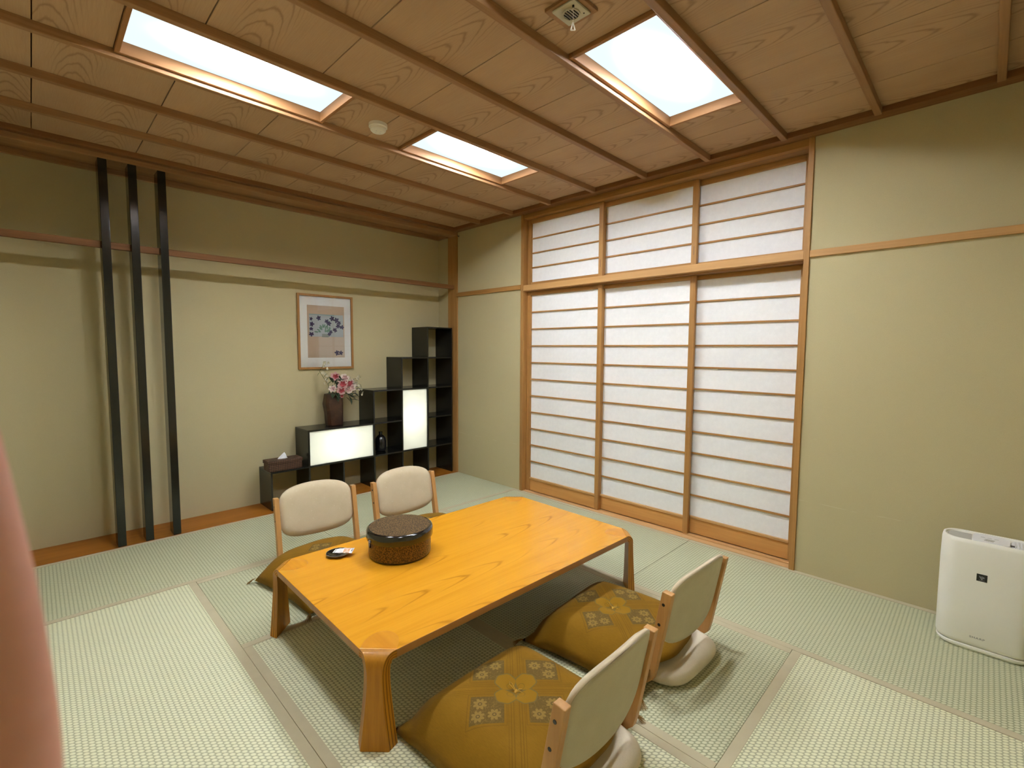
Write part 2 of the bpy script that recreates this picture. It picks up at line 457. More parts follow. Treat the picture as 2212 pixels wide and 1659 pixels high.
def make_lantern(name, strength, col):
    """milky acrylic: scatters the light of the bulb behind it, lets a little straight through"""
    mt = bpy.data.materials.new(name); mt.use_nodes = True
    nt = mt.node_tree; nt.nodes.clear()
    out = nt.nodes.new('ShaderNodeOutputMaterial')
    tl = nt.nodes.new('ShaderNodeBsdfTranslucent'); tl.inputs['Color'].default_value = (*col, 1)
    df = nt.nodes.new('ShaderNodeBsdfDiffuse'); df.inputs['Color'].default_value = (0.8, 0.8, 0.76, 1)
    rf = nt.nodes.new('ShaderNodeBsdfTransparent'); rf.inputs['Color'].default_value = (1, 1, 1, 1)
    m1 = nt.nodes.new('ShaderNodeMixShader'); m1.inputs[0].default_value = 0.35
    m2 = nt.nodes.new('ShaderNodeMixShader'); m2.inputs[0].default_value = strength
    nt.links.new(tl.outputs[0], m1.inputs[1]); nt.links.new(df.outputs[0], m1.inputs[2])
    nt.links.new(m1.outputs[0], m2.inputs[1]); nt.links.new(rf.outputs[0], m2.inputs[2])
    nt.links.new(m2.outputs[0], out.inputs[0])
    return mt

def make_emit(name, c, s):
    mt = bpy.data.materials.new(name); mt.use_nodes = True
    nt = mt.node_tree; nt.nodes.clear()
    out = nt.nodes.new('ShaderNodeOutputMaterial'); em = nt.nodes.new('ShaderNodeEmission')
    em.inputs['Color'].default_value = (*c, 1); em.inputs['Strength'].default_value = s
    nt.links.new(em.outputs[0], out.inputs[0])
    return mt

def make_skin():
    mt, nt, b = new_mat('skin'); setp(b, 0.5, 0.4)
    vec = coords(nt)
    n = noise(nt, vec, 60, 3, 0.6); n2 = noise(nt, vec, 900, 2, 0.5)
    nt.links.new(mix(nt, n.step(0.3, 0.7), (0.72, 0.38, 0.31), (0.64, 0.32, 0.25)), b.inputs['Base Color'])
    b.inputs['Subsurface Weight'].default_value = 0.15
    b.inputs['Subsurface Radius'].default_value = (0.01, 0.004, 0.002)
    b.inputs['Subsurface Scale'].default_value = 0.3
    bump(nt, b, n2, 0.15, 0.0004)
    return mt
M['skin'] = make_skin()
M['nail'] = plain('finger_nail', (0.62, 0.36, 0.30), 0.3)
M['sleeve'] = fabric('grey_sleeve', (0.10, 0.10, 0.11), (0.14, 0.14, 0.15), 800)

# ------------------------------------------------------------------ mesh helpers
def box(bm, x0, x1, y0, y1, z0, z1, mi=0):
    vs = [bm.verts.new(p) for p in ((x0, y0, z0), (x1, y0, z0), (x1, y1, z0), (x0, y1, z0),
                                    (x0, y0, z1), (x1, y0, z1), (x1, y1, z1), (x0, y1, z1))]
    for f in ((0, 3, 2, 1), (4, 5, 6, 7), (0, 1, 5, 4), (1, 2, 6, 5), (2, 3, 7, 6), (3, 0, 4, 7)):
        fc = bm.faces.new([vs[i] for i in f]); fc.material_index = mi
    return vs

def prism(bm, pts, z0, z1, mi=0, axis='Z'):
    """extrude a polygon (counter-clockwise in its plane) along an axis"""
    def P(a, b, c): return {'Z': (a, b, c), 'Y': (a, c, b), 'X': (c, a, b)}[axis]
    lo = [bm.verts.new(P(a, b, z0)) for a, b in pts]; hi = [bm.verts.new(P(a, b, z1)) for a, b in pts]
    n = len(pts); fs = []
    fs.append(bm.faces.new(lo[::-1])); fs.append(bm.faces.new(hi))
    for i in range(n): fs.append(bm.faces.new((lo[i], lo[(i + 1) % n], hi[(i + 1) % n], hi[i])))
    for f in fs: f.material_index = mi
    return fs

def lathe(bm, prof, n=48, cx=0, cy=0, mi=0, cap0=True, cap1=True):
    rings = []
    for r, z in prof:
        rings.append([bm.verts.new((cx + r * math.cos(2 * PI * i / n), cy + r * math.sin(2 * PI * i / n), z)) for i in range(n)])
    for a, b in zip(rings, rings[1:]):
        for i in range(n):
            f = bm.faces.new((a[i], a[(i + 1) % n], b[(i + 1) % n], b[i])); f.material_index = mi
    if cap0: bm.faces.new(rings[0][::-1]).material_index = mi
    if cap1: bm.faces.new(rings[-1]).material_index = mi

def tube(bm, pts, r, n=8, mi=0):
    pts = [Vector(p) for p in pts]; rings = []
    rr = r if isinstance(r, (list, tuple)) else [r] * len(pts)
    prev = None
    for i, p in enumerate(pts):
        t = (pts[min(i + 1, len(pts) - 1)] - pts[max(i - 1, 0)]).normalized()
        a = t.cross(Vector((0, 0, 1)) if abs(t.z) < 0.9 else Vector((1, 0, 0))).normalized()
        if prev is not None and a.dot(prev) < 0: a = -a
        prev = a
        b = t.cross(a)
        rings.append([bm.verts.new(p + (a * math.cos(2 * PI * k / n) + b * math.sin(2 * PI * k / n)) * rr[i]) for k in range(n)])
    for A, B in zip(rings, rings[1:]):
        for k in range(n): bm.faces.new((A[k], A[(k + 1) % n], B[(k + 1) % n], B[k])).material_index = mi
    bm.faces.new(rings[0][::-1]).material_index = mi; bm.faces.new(rings[-1]).material_index = mi

def loft(bm, rings, mi=0, cap=True, closed=True):
    """skin over equal-length vertex rings given as lists of points"""
    R_ = [[bm.verts.new(p) for p in r] for r in rings]
    n = len(R_[0])
    for A, B in zip(R_, R_[1:]):
        for k in range(n if closed else n - 1):
            bm.faces.new((A[k], A[(k + 1) % n], B[(k + 1) % n], B[k])).material_index = mi
    if cap:
        bm.faces.new(R_[0][::-1]).material_index = mi; bm.faces.new(R_[-1]).material_index = mi
    return R_

def obj(name, bm, mat, parent=None, loc=None, smooth=False, bevel=0.0, bseg=2, angle=35, weld=True):
    if weld and len(bm.faces): bmesh.ops.recalc_face_normals(bm, faces=bm.faces)
    me = bpy.data.meshes.new(name); bm.to_mesh(me); bm.free()
    for mt in (mat if isinstance(mat, (list, tuple)) else [mat]): me.materials.append(mt)
    o = bpy.data.objects.new(name, me); COL.objects.link(o)
    if parent is not None: o.parent = parent
    if loc is not None: o.location = loc
    if bevel:
        md = o.modifiers.new('bevel', 'BEVEL'); md.width = bevel; md.segments = bseg
        md.limit_method = 'ANGLE'; md.angle_limit = R(40); md.harden_normals = False
    if smooth:
        me.polygons.foreach_set('use_smooth', [True] * len(me.polygons))
        if angle < 180 and hasattr(me, 'set_sharp_from_angle'): me.set_sharp_from_angle(angle=R(angle))
    return o

def bxo(name, x0, x1, y0, y1, z0, z1, mat, parent=None, bevel=0.002, origin=True):
    """a box object with its origin at its own centre (so grain starts afresh on every piece)"""
    c = ((x0 + x1) / 2, (y0 + y1) / 2, (z0 + z1) / 2) if origin else (0, 0, 0)
    bm = bmesh.new(); box(bm, x0 - c[0], x1 - c[0], y0 - c[1], y1 - c[1], z0 - c[2], z1 - c[2])
    o = obj(name, bm, mat, None, None, bevel=bevel)
    if parent is not None:
        o.parent = parent
        o.location = Vector(c) - parent_loc(parent)
    else: o.location = c
    return o

def parent_loc(p):
    v = Vector((0, 0, 0))
    while p is not None: v += p.location; p = p.parent
    return v

def thing(name, label, cat, loc=(0, 0, 0), rz=0.0, group=None):
    o = bpy.data.objects.new(name, None); COL.objects.link(o)
    o.empty_display_size = 0.1
    o.location = loc; o.rotation_euler = (0, 0, rz); o['label'] = label; o['category'] = cat
    if group: o['group'] = group
    return o

def tag(o, label, cat, group=None):
    o['label'] = label; o['category'] = cat
    if group: o['group'] = group
    return o

def struct(o, label=None):
    o['kind'] = 'structure'
    if label: o['label'] = label
    return o

def sroot(name, label=None, loc=(0, 0, 0)):
    o = bpy.data.objects.new(name, None); COL.objects.link(o); o.location = loc; o.empty_display_size = 0.1
    return struct(o, label)

def dup(root, loc, rz, label=None, group=None):
    r = root.copy(); COL.objects.link(r); r.location = loc; r.rotation_euler = (0, 0, rz)
    if label: r['label'] = label
    if group: r['group'] = group
    for ch in list(root.children):
        c = ch.copy(); COL.objects.link(c); c.parent = r
        for g in list(ch.children):
            d = g.copy(); COL.objects.link(d); d.parent = c
    return r

# ------------------------------------------------------------------ room shell
XR, YF = 4.44, -3.60        # right wall, wall behind the camera
ZC = 2.65                   # ceiling boards
XL = -0.35                  # back of the alcove

# floor: sub-floor with tatami mats
floor = bxo('floor', XL, XR, YF, 0.16, -0.10, -0.056, M['cavity'], bevel=0)
struct(floor, 'floor of ten green woven tatami mats with grey-green cloth borders')
BW = 0.036
def mat_piece(x0, x1, y0, y1, mname, sides):
    g = 0.0012
    c = ((x0 + x1) / 2, (y0 + y1) / 2)
    bm = bmesh.new(); hx, hy = (x1 - x0) / 2 - g, (y1 - y0) / 2 - g
    box(bm, -hx, hx, -hy, hy, -0.055, 0.0)
    o = obj('tatami_mat', bm, M[mname], floor, None, bevel=0.002)
    o.location = Vector((c[0], c[1], 0)) - parent_loc(floor)
    for s in sides:
        bm = bmesh.new()
        e = 0.0014
        if s == 'S': box(bm, -hx, hx, -hy - 0.0004, -hy + BW, -0.03, e)
        if s == 'N': box(bm, -hx, hx, hy - BW, hy + 0.0004, -0.03, e)
        if s == 'W': box(bm, -hx - 0.0004, -hx + BW, -hy, hy, -0.03, e)
        if s == 'E': box(bm, hx - BW, hx + 0.0004, -hy, hy, -0.03, e)
        obj('cloth_border', bm, M['heri'], o, bevel=0.0008)
X1, X2, X3, X4 = 0.915, 1.795, 2.667, 3.56
Y1, Y2, Y3 = -0.905, -1.80, -2.685
mat_piece(0, X1, Y2 - 0.02, 0, 'tatY', 'EW')
mat_piece(0, X1, YF, Y2 - 0.02, 'tatY', 'EW')
mat_piece(X1, X3, Y1, 0, 'tatX', 'NS')
mat_piece(X3, XR, Y1, 0, 'tatX', 'NS')
mat_piece(X1, X2, Y3, Y1, 'tatY', 'EW')
mat_piece(X2, X4, Y2, Y1, 'tatX', 'NS')
mat_piece(X2, X4, Y3, Y2, 'tatXb', 'NS')
mat_piece(X4, XR, Y3, Y1, 'tatYb', 'EW')
mat_piece(X1, X3, YF, Y3, 'tatXb', 'NS')
mat_piece(X3, XR, YF, Y3, 'tatXb', 'NS')

struct(bxo('trim_1', XL, -0.001, YF, -0.001, -0.05, 0.002, M['board'], bevel=0.002), 'glossy orange-brown floorboard of the alcove')
struct(bxo('wall_left', XL - 0.08, XL, YF - 0.08, 0.08, -0.06, 2.72, M['wall'], bevel=0), 'olive plaster wall behind the alcove')
wb = sroot('wall_back', 'olive plaster wall holding the paper screens')
bxo('plaster_panel', XL, -0.1605, 0.0, 0.08, -0.056, 2.72, M['wall'], wb, bevel=0)
bxo('plaster_panel', 0.0005, 0.962, 0.0, 0.08, -0.056, 2.72, M['wall_scuffed'], wb, bevel=0)
bxo('plaster_panel', 3.332, XR + 0.08, 0.0, 0.08, -0.056, 2.72, M['wall_scuffed'], wb, bevel=0)
struct(bxo('wall_right', XR, XR + 0.08, YF - 0.08, 0.08, -0.056, 2.72, M['wall'], bevel=0), 'olive plaster wall at the right')
struct(bxo('wall_front', XL, XR, YF - 0.08, YF, -0.056, 2.72, M['wall'], bevel=0), 'olive plaster wall behind the viewer')

# ceiling: backing slab, boards, battens
ceil = bxo('ceiling', XL - 0.08, XR + 0.08, YF - 0.08, 0.16, 2.74, 2.80, M['loft'], bevel=0)
struct(ceil, 'ceiling of cedar boards with dark battens')
BX = [0.02, 0.445, 0.905, 1.362, 1.825, 2.277, 2.737, 3.193, 3.640, 4.097, XR]
JY = [0.0, -0.388, -0.855, -1.330, -1.803, -2.275, -2.750, -3.240, YF]
LY = {0: (-1.585, -0.672), 1: (-2.990, -2.080)}
LIGHTS = {(3, 0), (3, 1), (6, 0), (6, 1)}      # (bay, row)
for i in range(len(BX) - 1):
    for j in range(len(JY) - 1):
        y1, y0 = JY[j], JY[j + 1]
        pieces = [(y0, y1)]
        for (bi, rw) in LIGHTS:
            if bi != i: continue
            a, b = LY[rw]; out = []
            for (p, q) in pieces:
                if q <= a or p >= b: out.append((p, q)); continue
                if p < a: out.append((p, a))
                if q > b: out.append((b, q))
            pieces = out
        for (p, q) in pieces:
            if q - p < 0.02: continue
            bxo('ceiling_board', BX[i] - 0.004, BX[i + 1] + 0.004, p + 0.002, q - 0.002, ZC, ZC + 0.012, M['ceil'], ceil, bevel=0.0015)
for bx_ in BX[1:-1]:
    bxo('batten', bx_ - 0.016, bx_ + 0.016, YF, -0.08, 2.612, ZC + 0.001, M['darkY'], ceil, bevel=0.003)
# edge mouldings
struct(bxo('trim_2', 0.0, XR, -0.085, -0.0005, 2.618, 2.72, M['mouldX'], bevel=0.003), 'brown ceiling moulding above the paper screens')
struct(bxo('trim_3', 0.0, 0.045, YF, -0.0855, 2.618, 2.72, M['mouldY'], bevel=0.003), 'brown ceiling moulding along the alcove front')
struct(bxo('trim_4', -0.125, -0.002, YF, -0.0125, 2.582, 2.618, M['darkY'], bevel=0.003), 'wooden beam across the top of the alcove')
struct(bxo('trim_5', XL + 0.001, -0.001, YF, -0.001, 2.619, 2.72, M['darkY'], bevel=0), 'wooden soffit of the alcove')
t6 = sroot('trim_6', 'dark wooden strip round the top of the alcove wall')
bxo('strip', XL + 0.001, XL + 0.03, YF, -0.03, 2.580, 2.619, M['darkY'], t6)
bxo('strip', XL + 0.001, -0.162, -0.03, -0.001, 2.580, 2.619, M['darkX'], t6)
# alcove rail (three lengths, the posts stand between them)
PY = [(-2.945, -2.898), (-2.792, -2.745), (-2.632, -2.584)]
t7 = sroot('trim_7', 'slim wooden rail hung across the alcove opening')
cuts = [YF] + [v for p in PY for v in p] + [-0.0125]
for a, b in zip(cuts[0::2], cuts[1::2]):
    bxo('rail_length', -0.078, -0.046, a, b, 2.017, 2.061, M['railY'], t7, bevel=0.003)
struct(bxo('trim_8', -0.160, 0.0, -0.012, 0.07, 0.0, 2.6185, M['trimZ'], bevel=0.004), 'square wooden corner column of the alcove')
# picture rails on the back wall
struct(bxo('trim_9', -0.02, 0.956, -0.016, 0.002, 1.932, 1.975, M['trimX'], bevel=0.002), 'wooden wall rail left of the paper screens')
struct(bxo('trim_10', 3.338, XR, -0.016, 0.002, 1.922, 1.962, M['lintel'], bevel=0.002), 'wooden wall rail right of the paper screens')
# opening for the screens
struct(bxo('trim_11', 0.957, 0.990, -0.012, 0.16, 0.0, 2.6175, M['trimZ'], bevel=0.002), 'left jamb of the paper screens')
struct(bxo('trim_12', 3.306, 3.336, -0.014, 0.16, 0.0, 2.6175, M['trimZ'], bevel=0.002), 'right jamb of the paper screens')
struct(bxo('trim_13', 0.9905, 3.3055, -0.010, 0.042, 1.915, 1.966, M['lintel'], bevel=0.002), 'lintel between the tall and the short paper screens')
struct(bxo('trim_14', 0.9905, 3.3055, -0.006, 0.040, 2.575, 2.6175, M['trimX'], bevel=0.002), 'head beam above the short paper screens')
s15 = sroot('trim_15', 'pale grooved sill under the tall paper screens')
bxo('sill_board', 0.9905, 3.3055, 0.0005, 0.16, -0.05, -0.004, M['sill'], s15, bevel=0)
for a, b in ((0.0005, 0.046), (0.0765, 0.081), (0.111, 0.116), (0.1465, 0.16)):
    bxo('track_rib', 0.9905, 3.3055, a, b, -0.004, 0.003, M['sill'], s15, bevel=0.0006)
k16 = sroot('trim_16', 'grooved head track behind the lintel')
bxo('track_board', 0.9905, 3.3055, 0.042, 0.16, 1.905, 1.966, M['darkX'], k16, bevel=0)
bxo('track_board', 0.9905, 3.3055, 0.040, 0.16, 2.575, 2.6175, M['darkX'], k16, bevel=0)
struct(bxo('wall_outer', 0.95, 3.34, 0.165, 0.19, -0.05, 2.72, M['wall'], bevel=0), 'wall face behind the paper screens')

# ------------------------------------------------------------------ shoji screens
def screen(name, label, x0, x1, yf, z0, z1, kick, bars, srail, rev=False):
    t = sroot(name, label, ((x0 + x1) / 2, yf, z0))
    th = 0.029
    st = 0.040
    zk = z0 + kick
    bxo('stile', x0, x0 + st, yf, yf + th, z0, z1, M['trimZ'], t)
    bxo('stile', x1 - st, x1, yf, yf + th, z0, z1, M['trimZ'], t)
    bxo('top_rail', x0 + st, x1 - st, yf + 0.003, yf + th - 0.003, z1 - srail, z1, M['trimX'], t)
    if kick > 0.06:
        bxo('kick_board', x0 + st, x1 - st, yf + 0.012, yf + th - 0.008, z0, zk - 0.014, M['kick'], t)
        bxo('bottom_rail', x0 + st, x1 - st, yf + 0.002, yf + th - 0.003, zk - 0.016, zk, M['lintel'], t)
    else:
        bxo('bottom_rail', x0 + st, x1 - st, yf + 0.003, yf + th - 0.003, z0, zk, M['trimX'], t)
    for zb in bars:
        bxo('muntin', x0 + st, x1 - st, yf + 0.009, yf + 0.021, zb - 0.0055, zb + 0.0055, M['trimX'], t, bevel=0.0008)
    zs = [zk] + [z for z in bars] + [z1 - srail]
    for a, b in zip(zs, zs[1:]):
        bxo('paper_pane', x0 + st - 0.003, x1 - st + 0.003, yf + 0.0212, yf + 0.0222, a, b, M['paper'], t, bevel=0)
    return t
LB = [0.29 + 0.1588 * i for i in range(10)]
UB = [2.133, 2.266, 2.400]
def up_bars(d): return [z + d for z in UB]
YP = (0.047, 0.081, 0.116)
XP = ((0.992, 1.832), (1.785, 2.606), (2.538, 3.304))
for k, nm in enumerate(('leftmost', 'middle', 'rightmost')):
    d = screen('door_%d' % (k + 1), nm + ' tall sliding screen of white paper and thin horizontal bars', *XP[k], YP[k], 0.0035, 1.904, 0.128, LB, 0.03)
    w = screen('window_%d' % (k + 1), nm + ' short paper screen above the lintel', *XP[k], YP[k], 1.967, 2.574, 0.030, UB, 0.036)
    if k < 2:
        x = XP[k][1] - 0.020
        o = bxo('finger_pull', x - 0.005, x + 0.005, YP[k] - 0.0008, YP[k] + 0.001, 0.80, 0.88, M['darkZ'], d, bevel=0.0)
        o = bxo('finger_pull', x - 0.004, x + 0.004, YP[k] - 0.0008, YP[k] + 0.001, 2.05, 2.11, M['darkZ'], w, bevel=0.0)

# ------------------------------------------------------------------ ceiling lights
def ceiling_light(bay, row, label, power=1.0):
    x0, x1 = BX[bay] + 0.0165, BX[bay + 1] - 0.0165
    y0, y1 = LY[row]
    cx, cy = (x0 + x1) / 2, (y0 + y1) / 2
    t = thing('ceiling_light', label, 'ceiling light', (cx, cy, 2.632), 0, 'recessed ceiling lights')
    w = 0.018
    bxo('frame_board', x0, x0 + w, y0, y1, 2.632, 2.7395, M['lampwood'], t)
    bxo('frame_board', x1 - w, x1, y0, y1, 2.632, 2.7395, M['lampwood'], t)
    bxo('frame_board', x0 + w, x1 - w, y0, y0 + w, 2.632, 2.7395, M['lampwoodX'], t)
    bxo('frame_board', x0 + w, x1 - w, y1 - w, y1, 2.632, 2.7395, M['lampwoodX'], t)
    bm = bmesh.new(); hx, hy = (x1 - x0) / 2 - w, (y1 - y0) / 2 - w
    box(bm, -hx, hx, -hy, hy, 0.0, 0.004)
    obj('diffuser', bm, make_diffuser(hx, hy, power), t, (0, 0, 2.684 - 2.632))
    return t
ceiling_light(3, 1, 'long ceiling light near the black posts, farther left of the two beside the smoke detector')
ceiling_light(3, 0, 'smaller looking ceiling light past the smoke detector, towards the alcove corner')
ceiling_light(6, 0, 'ceiling light beside the pull-cord emergency lamp, nearest the tall paper screens')
ceiling_light(6, 1, 'ceiling light above the near cushions, out of view over the top edge of the picture', 0.5)

# ------------------------------------------------------------------ small ceiling fittings
t = thing('smoke_detector', 'round white smoke detector between the two left ceiling lights', 'smoke detector', (1.565, -1.835, ZC))
bm = bmesh.new(); lathe(bm, [(0.052, 0.0), (0.052, -0.018), (0.048, -0.022)], 40)
obj('base', bm, M['white_plastic'], t, smooth=True)
bm = bmesh.new(); lathe(bm, [(0.045, -0.0222), (0.044, -0.034), (0.036, -0.042), (0.012, -0.044)], 40)
obj('cap', bm, M['white_plastic'], t, smooth=True)
bm = bmesh.new()
for a in range(4):
    c, s = math.cos(a * PI / 2 + 0.4), math.sin(a * PI / 2 + 0.4)
    lathe(bm, [(0.004, -0.0425), (0.004, -0.0450)], 12, 0.017 * c, 0.017 * s)
obj('vent', bm, M['pale_plastic'], t)

t = thing('emergency_lamp', 'square ivory emergency lamp with round lens and pull cord on the ceiling', 'emergency lamp', (2.938, -1.806, ZC))
bm = bmesh.new(); box(bm, -0.078, 0.070, -0.064, 0.072, -0.013, -0.0002); obj('wood_base', bm, M['darkX'], t, bevel=0.002)
bm = bmesh.new(); box(bm, -0.052, 0.052, -0.052, 0.052, -0.022, -0.0132); obj('plate', bm, M['det_plate'], t, bevel=0.003)
bm = bmesh.new(); lathe(bm, [(0.033, -0.0222), (0.033, -0.0275), (0.0285, -0.0275), (0.0285, -0.0222)], 40, cap0=False, cap1=False); obj('lens_ring', bm, M['det_plate'], t, smooth=True)
bm = bmesh.new(); lathe(bm, [(0.0284, -0.0224), (0.024, -0.0235), (0.014, -0.0245), (0.001, -0.0248)], 36); obj('reflector', bm, M['satin'], t, smooth=True)
bm = bmesh.new()
for k in range(-2, 3):
    hw = math.sqrt(max(0.0283 ** 2 - (k * 0.0105) ** 2, 1e-5)) * 0.96
    box(bm, k * 0.0105 - 0.0014, k * 0.0105 + 0.0014, -hw, hw, -0.0275, -0.0250)
obj('lens_grille', bm, M['cavity'], t)
bm = bmesh.new(); lathe(bm, [(0.0042, -0.0222), (0.0042, -0.028)], 14, 0.032, -0.030); obj('cord_outlet', bm, M['cavity'], t)
bm = bmesh.new(); lathe(bm, [(0.0028, -0.0222), (0.0028, -0.0235)], 10, 0.036, 0.030); obj('indicator', bm, M['cavity'], t)
bm = bmesh.new(); tube(bm, [(0.032, -0.030, -0.026), (0.0325, -0.0302, -0.055), (0.032, -0.030, -0.082)], 0.0007, 6); cd = obj('pull_cord', bm, M['white_plastic'], t)
bm = bmesh.new()
kx, ky, kz = 0.032, -0.030, -0.082
d = Vector((0.709, 0.705, 0))
tri = [(0.0, 0.0), (-0.0085, -0.027), (0.0085, -0.027)]
pts = [Vector((kx, ky, kz)) + d * a + Vector((0, 0, b)) for a, b in tri]
for a, b in ((0, 1), (1, 2), (2, 0)): tube(bm, [pts[a], pts[b]], 0.0022, 8)
obj('pull_knob', bm, M['white_plastic'], t)

# ------------------------------------------------------------------ black posts
WHICH = ('left post, farthest from the framed picture', 'middle post of the three', 'right post, nearest the framed picture')
for k, (a, b) in enumerate(PY):
    bm = bmesh.new(); cy = (a + b) / 2; h = (b - a) / 2
    box(bm, -0.062, 0.062, -h + 0.0003, h - 0.0003, 0, 2.579)
    o = obj('post', bm, M['post'], None, (-0.066, cy, 0.003), bevel=0.003)
    tag(o, 'tall black lacquered alcove ' + WHICH[k], 'post', 'black posts in the alcove')

# ------------------------------------------------------------------ stepped shelf
sh = thing('stepped_shelf', 'black stepped open shelf rising towards the corner column', 'shelf', (-0.20, -0.985, 0.0022))
SX0, SX1 = -0.345 + 0.20, -0.058 + 0.20
T = 0.015
P = 0.3155
ys = [-0.041 - P * i for i in range(7)]          # vertical lines, right to left
hts = [5, 4, 3, 2, 2, 1]
def sb(name, y0, y1, z0, z1, mat):
    bm = bmesh.new(); box(bm, SX0, SX1, y0 + 0.985, y1 + 0.985, z0, z1)
    return obj(name, bm, M[mat], sh, bevel=0.001)
def zl(k): return 0.003 + 0.317 * k if k else 0.0
# sides
for i in range(7):
    h = max(hts[i - 1] if i > 0 else 0, hts[i] if i < 6 else 0)
    lamp_gap = 0
    if i == 4:      # between the two columns under the long lantern
        sb('side_board', ys[i] - T / 2, ys[i] + T / 2, 0.0, zl(1) - T / 2, 'blackZ')
    else:
        sb('side_board', ys[i] - T / 2, ys[i] + T / 2, 0.0, zl(h) - T / 2, 'blackZ')
# shelves: per column, per level (top boards overlap the left side board)
for c in range(6):
    for lv in range(1, hts[c] + 1):
        if c == 1 and lv == 2: continue          # tall lantern fills two levels
        if c in (3, 4) and lv == 1: continue
        if c in (3, 4) and lv == 2: continue
        y1 = ys[c] - (T / 2 if lv < hts[c] or (c > 0 and hts[c - 1] > hts[c]) else -T / 2)
        y0 = ys[c + 1] + (T / 2 if (c < 5 and hts[c + 1] >= lv) and not lv == hts[c] else (T / 2 if lv < hts[c] else -T / 2))
        z = zl(lv)
        sb('shelf_board', y0 + 0.0004, y1 - 0.0004, z - T / 2, z + T / 2, 'blackY')
sb('shelf_board', ys[5] - T / 2, ys[3] - T / 2 - 0.0004, zl(2) - T / 2, zl(2) + T / 2, 'blackY')
sb('shelf_board', ys[5] + T / 2 + 0.0004, ys[3] - T / 2 - 0.0004, zl(1) - T / 2, zl(1) + T / 2, 'blackY')

def lantern(label, y0, y1, z0, z1, by, bz, power, bulge=0.0):
    cy, cz = (y0 + y1) / 2, z0
    t = thing('lantern_box', label, 'lamp', (-0.20, cy, z0), 0, 'lit lantern boxes in the shelf')
    hy, hz = (y1 - y0) / 2, z1 - z0
    xb, xf = -0.135, 0.124
    bm = bmesh.new(); w = 0.004
    box(bm, xb, xb + w, -hy, hy, 0, hz)
    box(bm, xb + w, xf, -hy, -hy + w, 0, hz); box(bm, xb + w, xf, hy - w, hy, 0, hz)
    box(bm, xb + w, xf, -hy + w, hy - w, 0, w); box(bm, xb + w, xf, -hy + w, hy - w, hz - w, hz)
    obj('case', bm, M['pale_plastic'], t)
    # acrylic face, slightly warped
    bm = bmesh.new(); n = 12
    fr, bk = [], []
    for i in range(n + 1):
        v = i / n; wy = hy - 0.0005 + bulge * math.sin(PI * v)
        fr.append([(xf + 0.005 + 0.5 * bulge * math.sin(PI * v), -wy, v * hz), (xf + 0.005 + 0.5 * bulge * math.sin(PI * v), wy, v * hz),
                   (xf + 0.001, wy, v * hz), (xf + 0.001, -wy, v * hz)])
    loft(bm, fr)
    obj('acrylic_face', bm, make_lantern('milk_acrylic', 0.09, (0.93, 0.95, 0.86)), t)
    bm = bmesh.new(); bmesh.ops.create_uvsphere(bm, u_segments=20, v_segments=12, radius=0.027)
    obj('bulb', bm, make_emit('glowing_bulb', (1.0, 0.97, 0.90), power), t, (-0.075, by - cy, bz - z0), smooth=True)
    return t
lantern('wide glowing white lantern box under the vase in the black shelf', ys[5] + T / 2 + 0.001, ys[3] - T / 2 - 0.001, zl(1) + T / 2 + 0.0005, zl(2) - T / 2 - 0.0005, -1.30, 0.49, 30.0)
lantern('upright glowing white lantern box in the tall side of the shelf', ys[2] + T / 2 + 0.004, ys[1] - T / 2 - 0.004, zl(1) + T / 2 + 0.0005, zl(3) - T / 2 - 0.0005, -0.545, 0.655, 30.0, 0.003)

# ------------------------------------------------------------------ things on the shelf
t = thing('tissue_box', 'brown wicker tissue box with a white tissue on the lowest shelf step', 'tissue box', (-0.140, -1.812, 0.0022 + zl(1) + T / 2), R(0))
bm = bmesh.new(); box(bm, -0.062, 0.062, -0.137, 0.137, 0.0, 0.058); obj('body', bm, M['wicker'], t, bevel=0.004)
bm = bmesh.new(); box(bm, -0.068, 0.068, -0.143, 0.143, 0.0582, 0.088); obj('lid', bm, M['wicker'], t, bevel=0.005)
bm = bmesh.new()
n = 10
rings = []
for k in range(7):
    v = k / 6
    ring = []
    for i in range(24):
        a = 2 * PI * i / 24
        fold = 1 + 0.28 * math.sin(3 * a + v * 2.0) * (0.4 + 0.6 * v) + 0.12 * math.sin(7 * a)
        ry = 0.036 * (1 - v) ** 0.85 * fold + 0.001; rx = 0.014 * (1 - v) ** 0.7 * fold + 0.001
        ring.append((rx * math.cos(a) + 0.004 * v, ry * math.sin(a) + 0.010 * v, 0.0885 + 0.052 * v))
    rings.append(ring)
loft(bm, rings); obj('tissue', bm, M['tissue'], t, smooth=True, angle=50)

vz = 0.0022 + zl(2) + T / 2
t = thing('flower_vase', 'tall faceted brown stoneware vase on the shelf below the picture', 'vase', (-0.205, -1.322, vz))
bm = bmesh.new()
def vring(w0, w1, d, z, k=0.022):
    return [(d - k, w1, z), (d, w1 - k, z), (d, w0 + k, z), (d - k, w0, z), (-d + k, w0, z), (-d, w0 + k, z), (-d, w1 - k, z), (-d + k, w1, z)]
pr = [(-0.066, 0.070, 0.050, 0.0), (-0.071, 0.075, 0.054, 0.012), (-0.078, 0.076, 0.056, 0.12), (-0.092, 0.076, 0.058, 0.205), (-0.078, 0.072, 0.055, 0.285), (-0.076, 0.070, 0.053, 0.298)]
inner = [(-0.066, 0.060, 0.044, 0.298), (-0.066, 0.060, 0.044, 0.20)]
loft(bm, [vring(*p) for p in pr + inner])
obj('body', bm, M['vase'], t, smooth=True, angle=25, bevel=0.003)

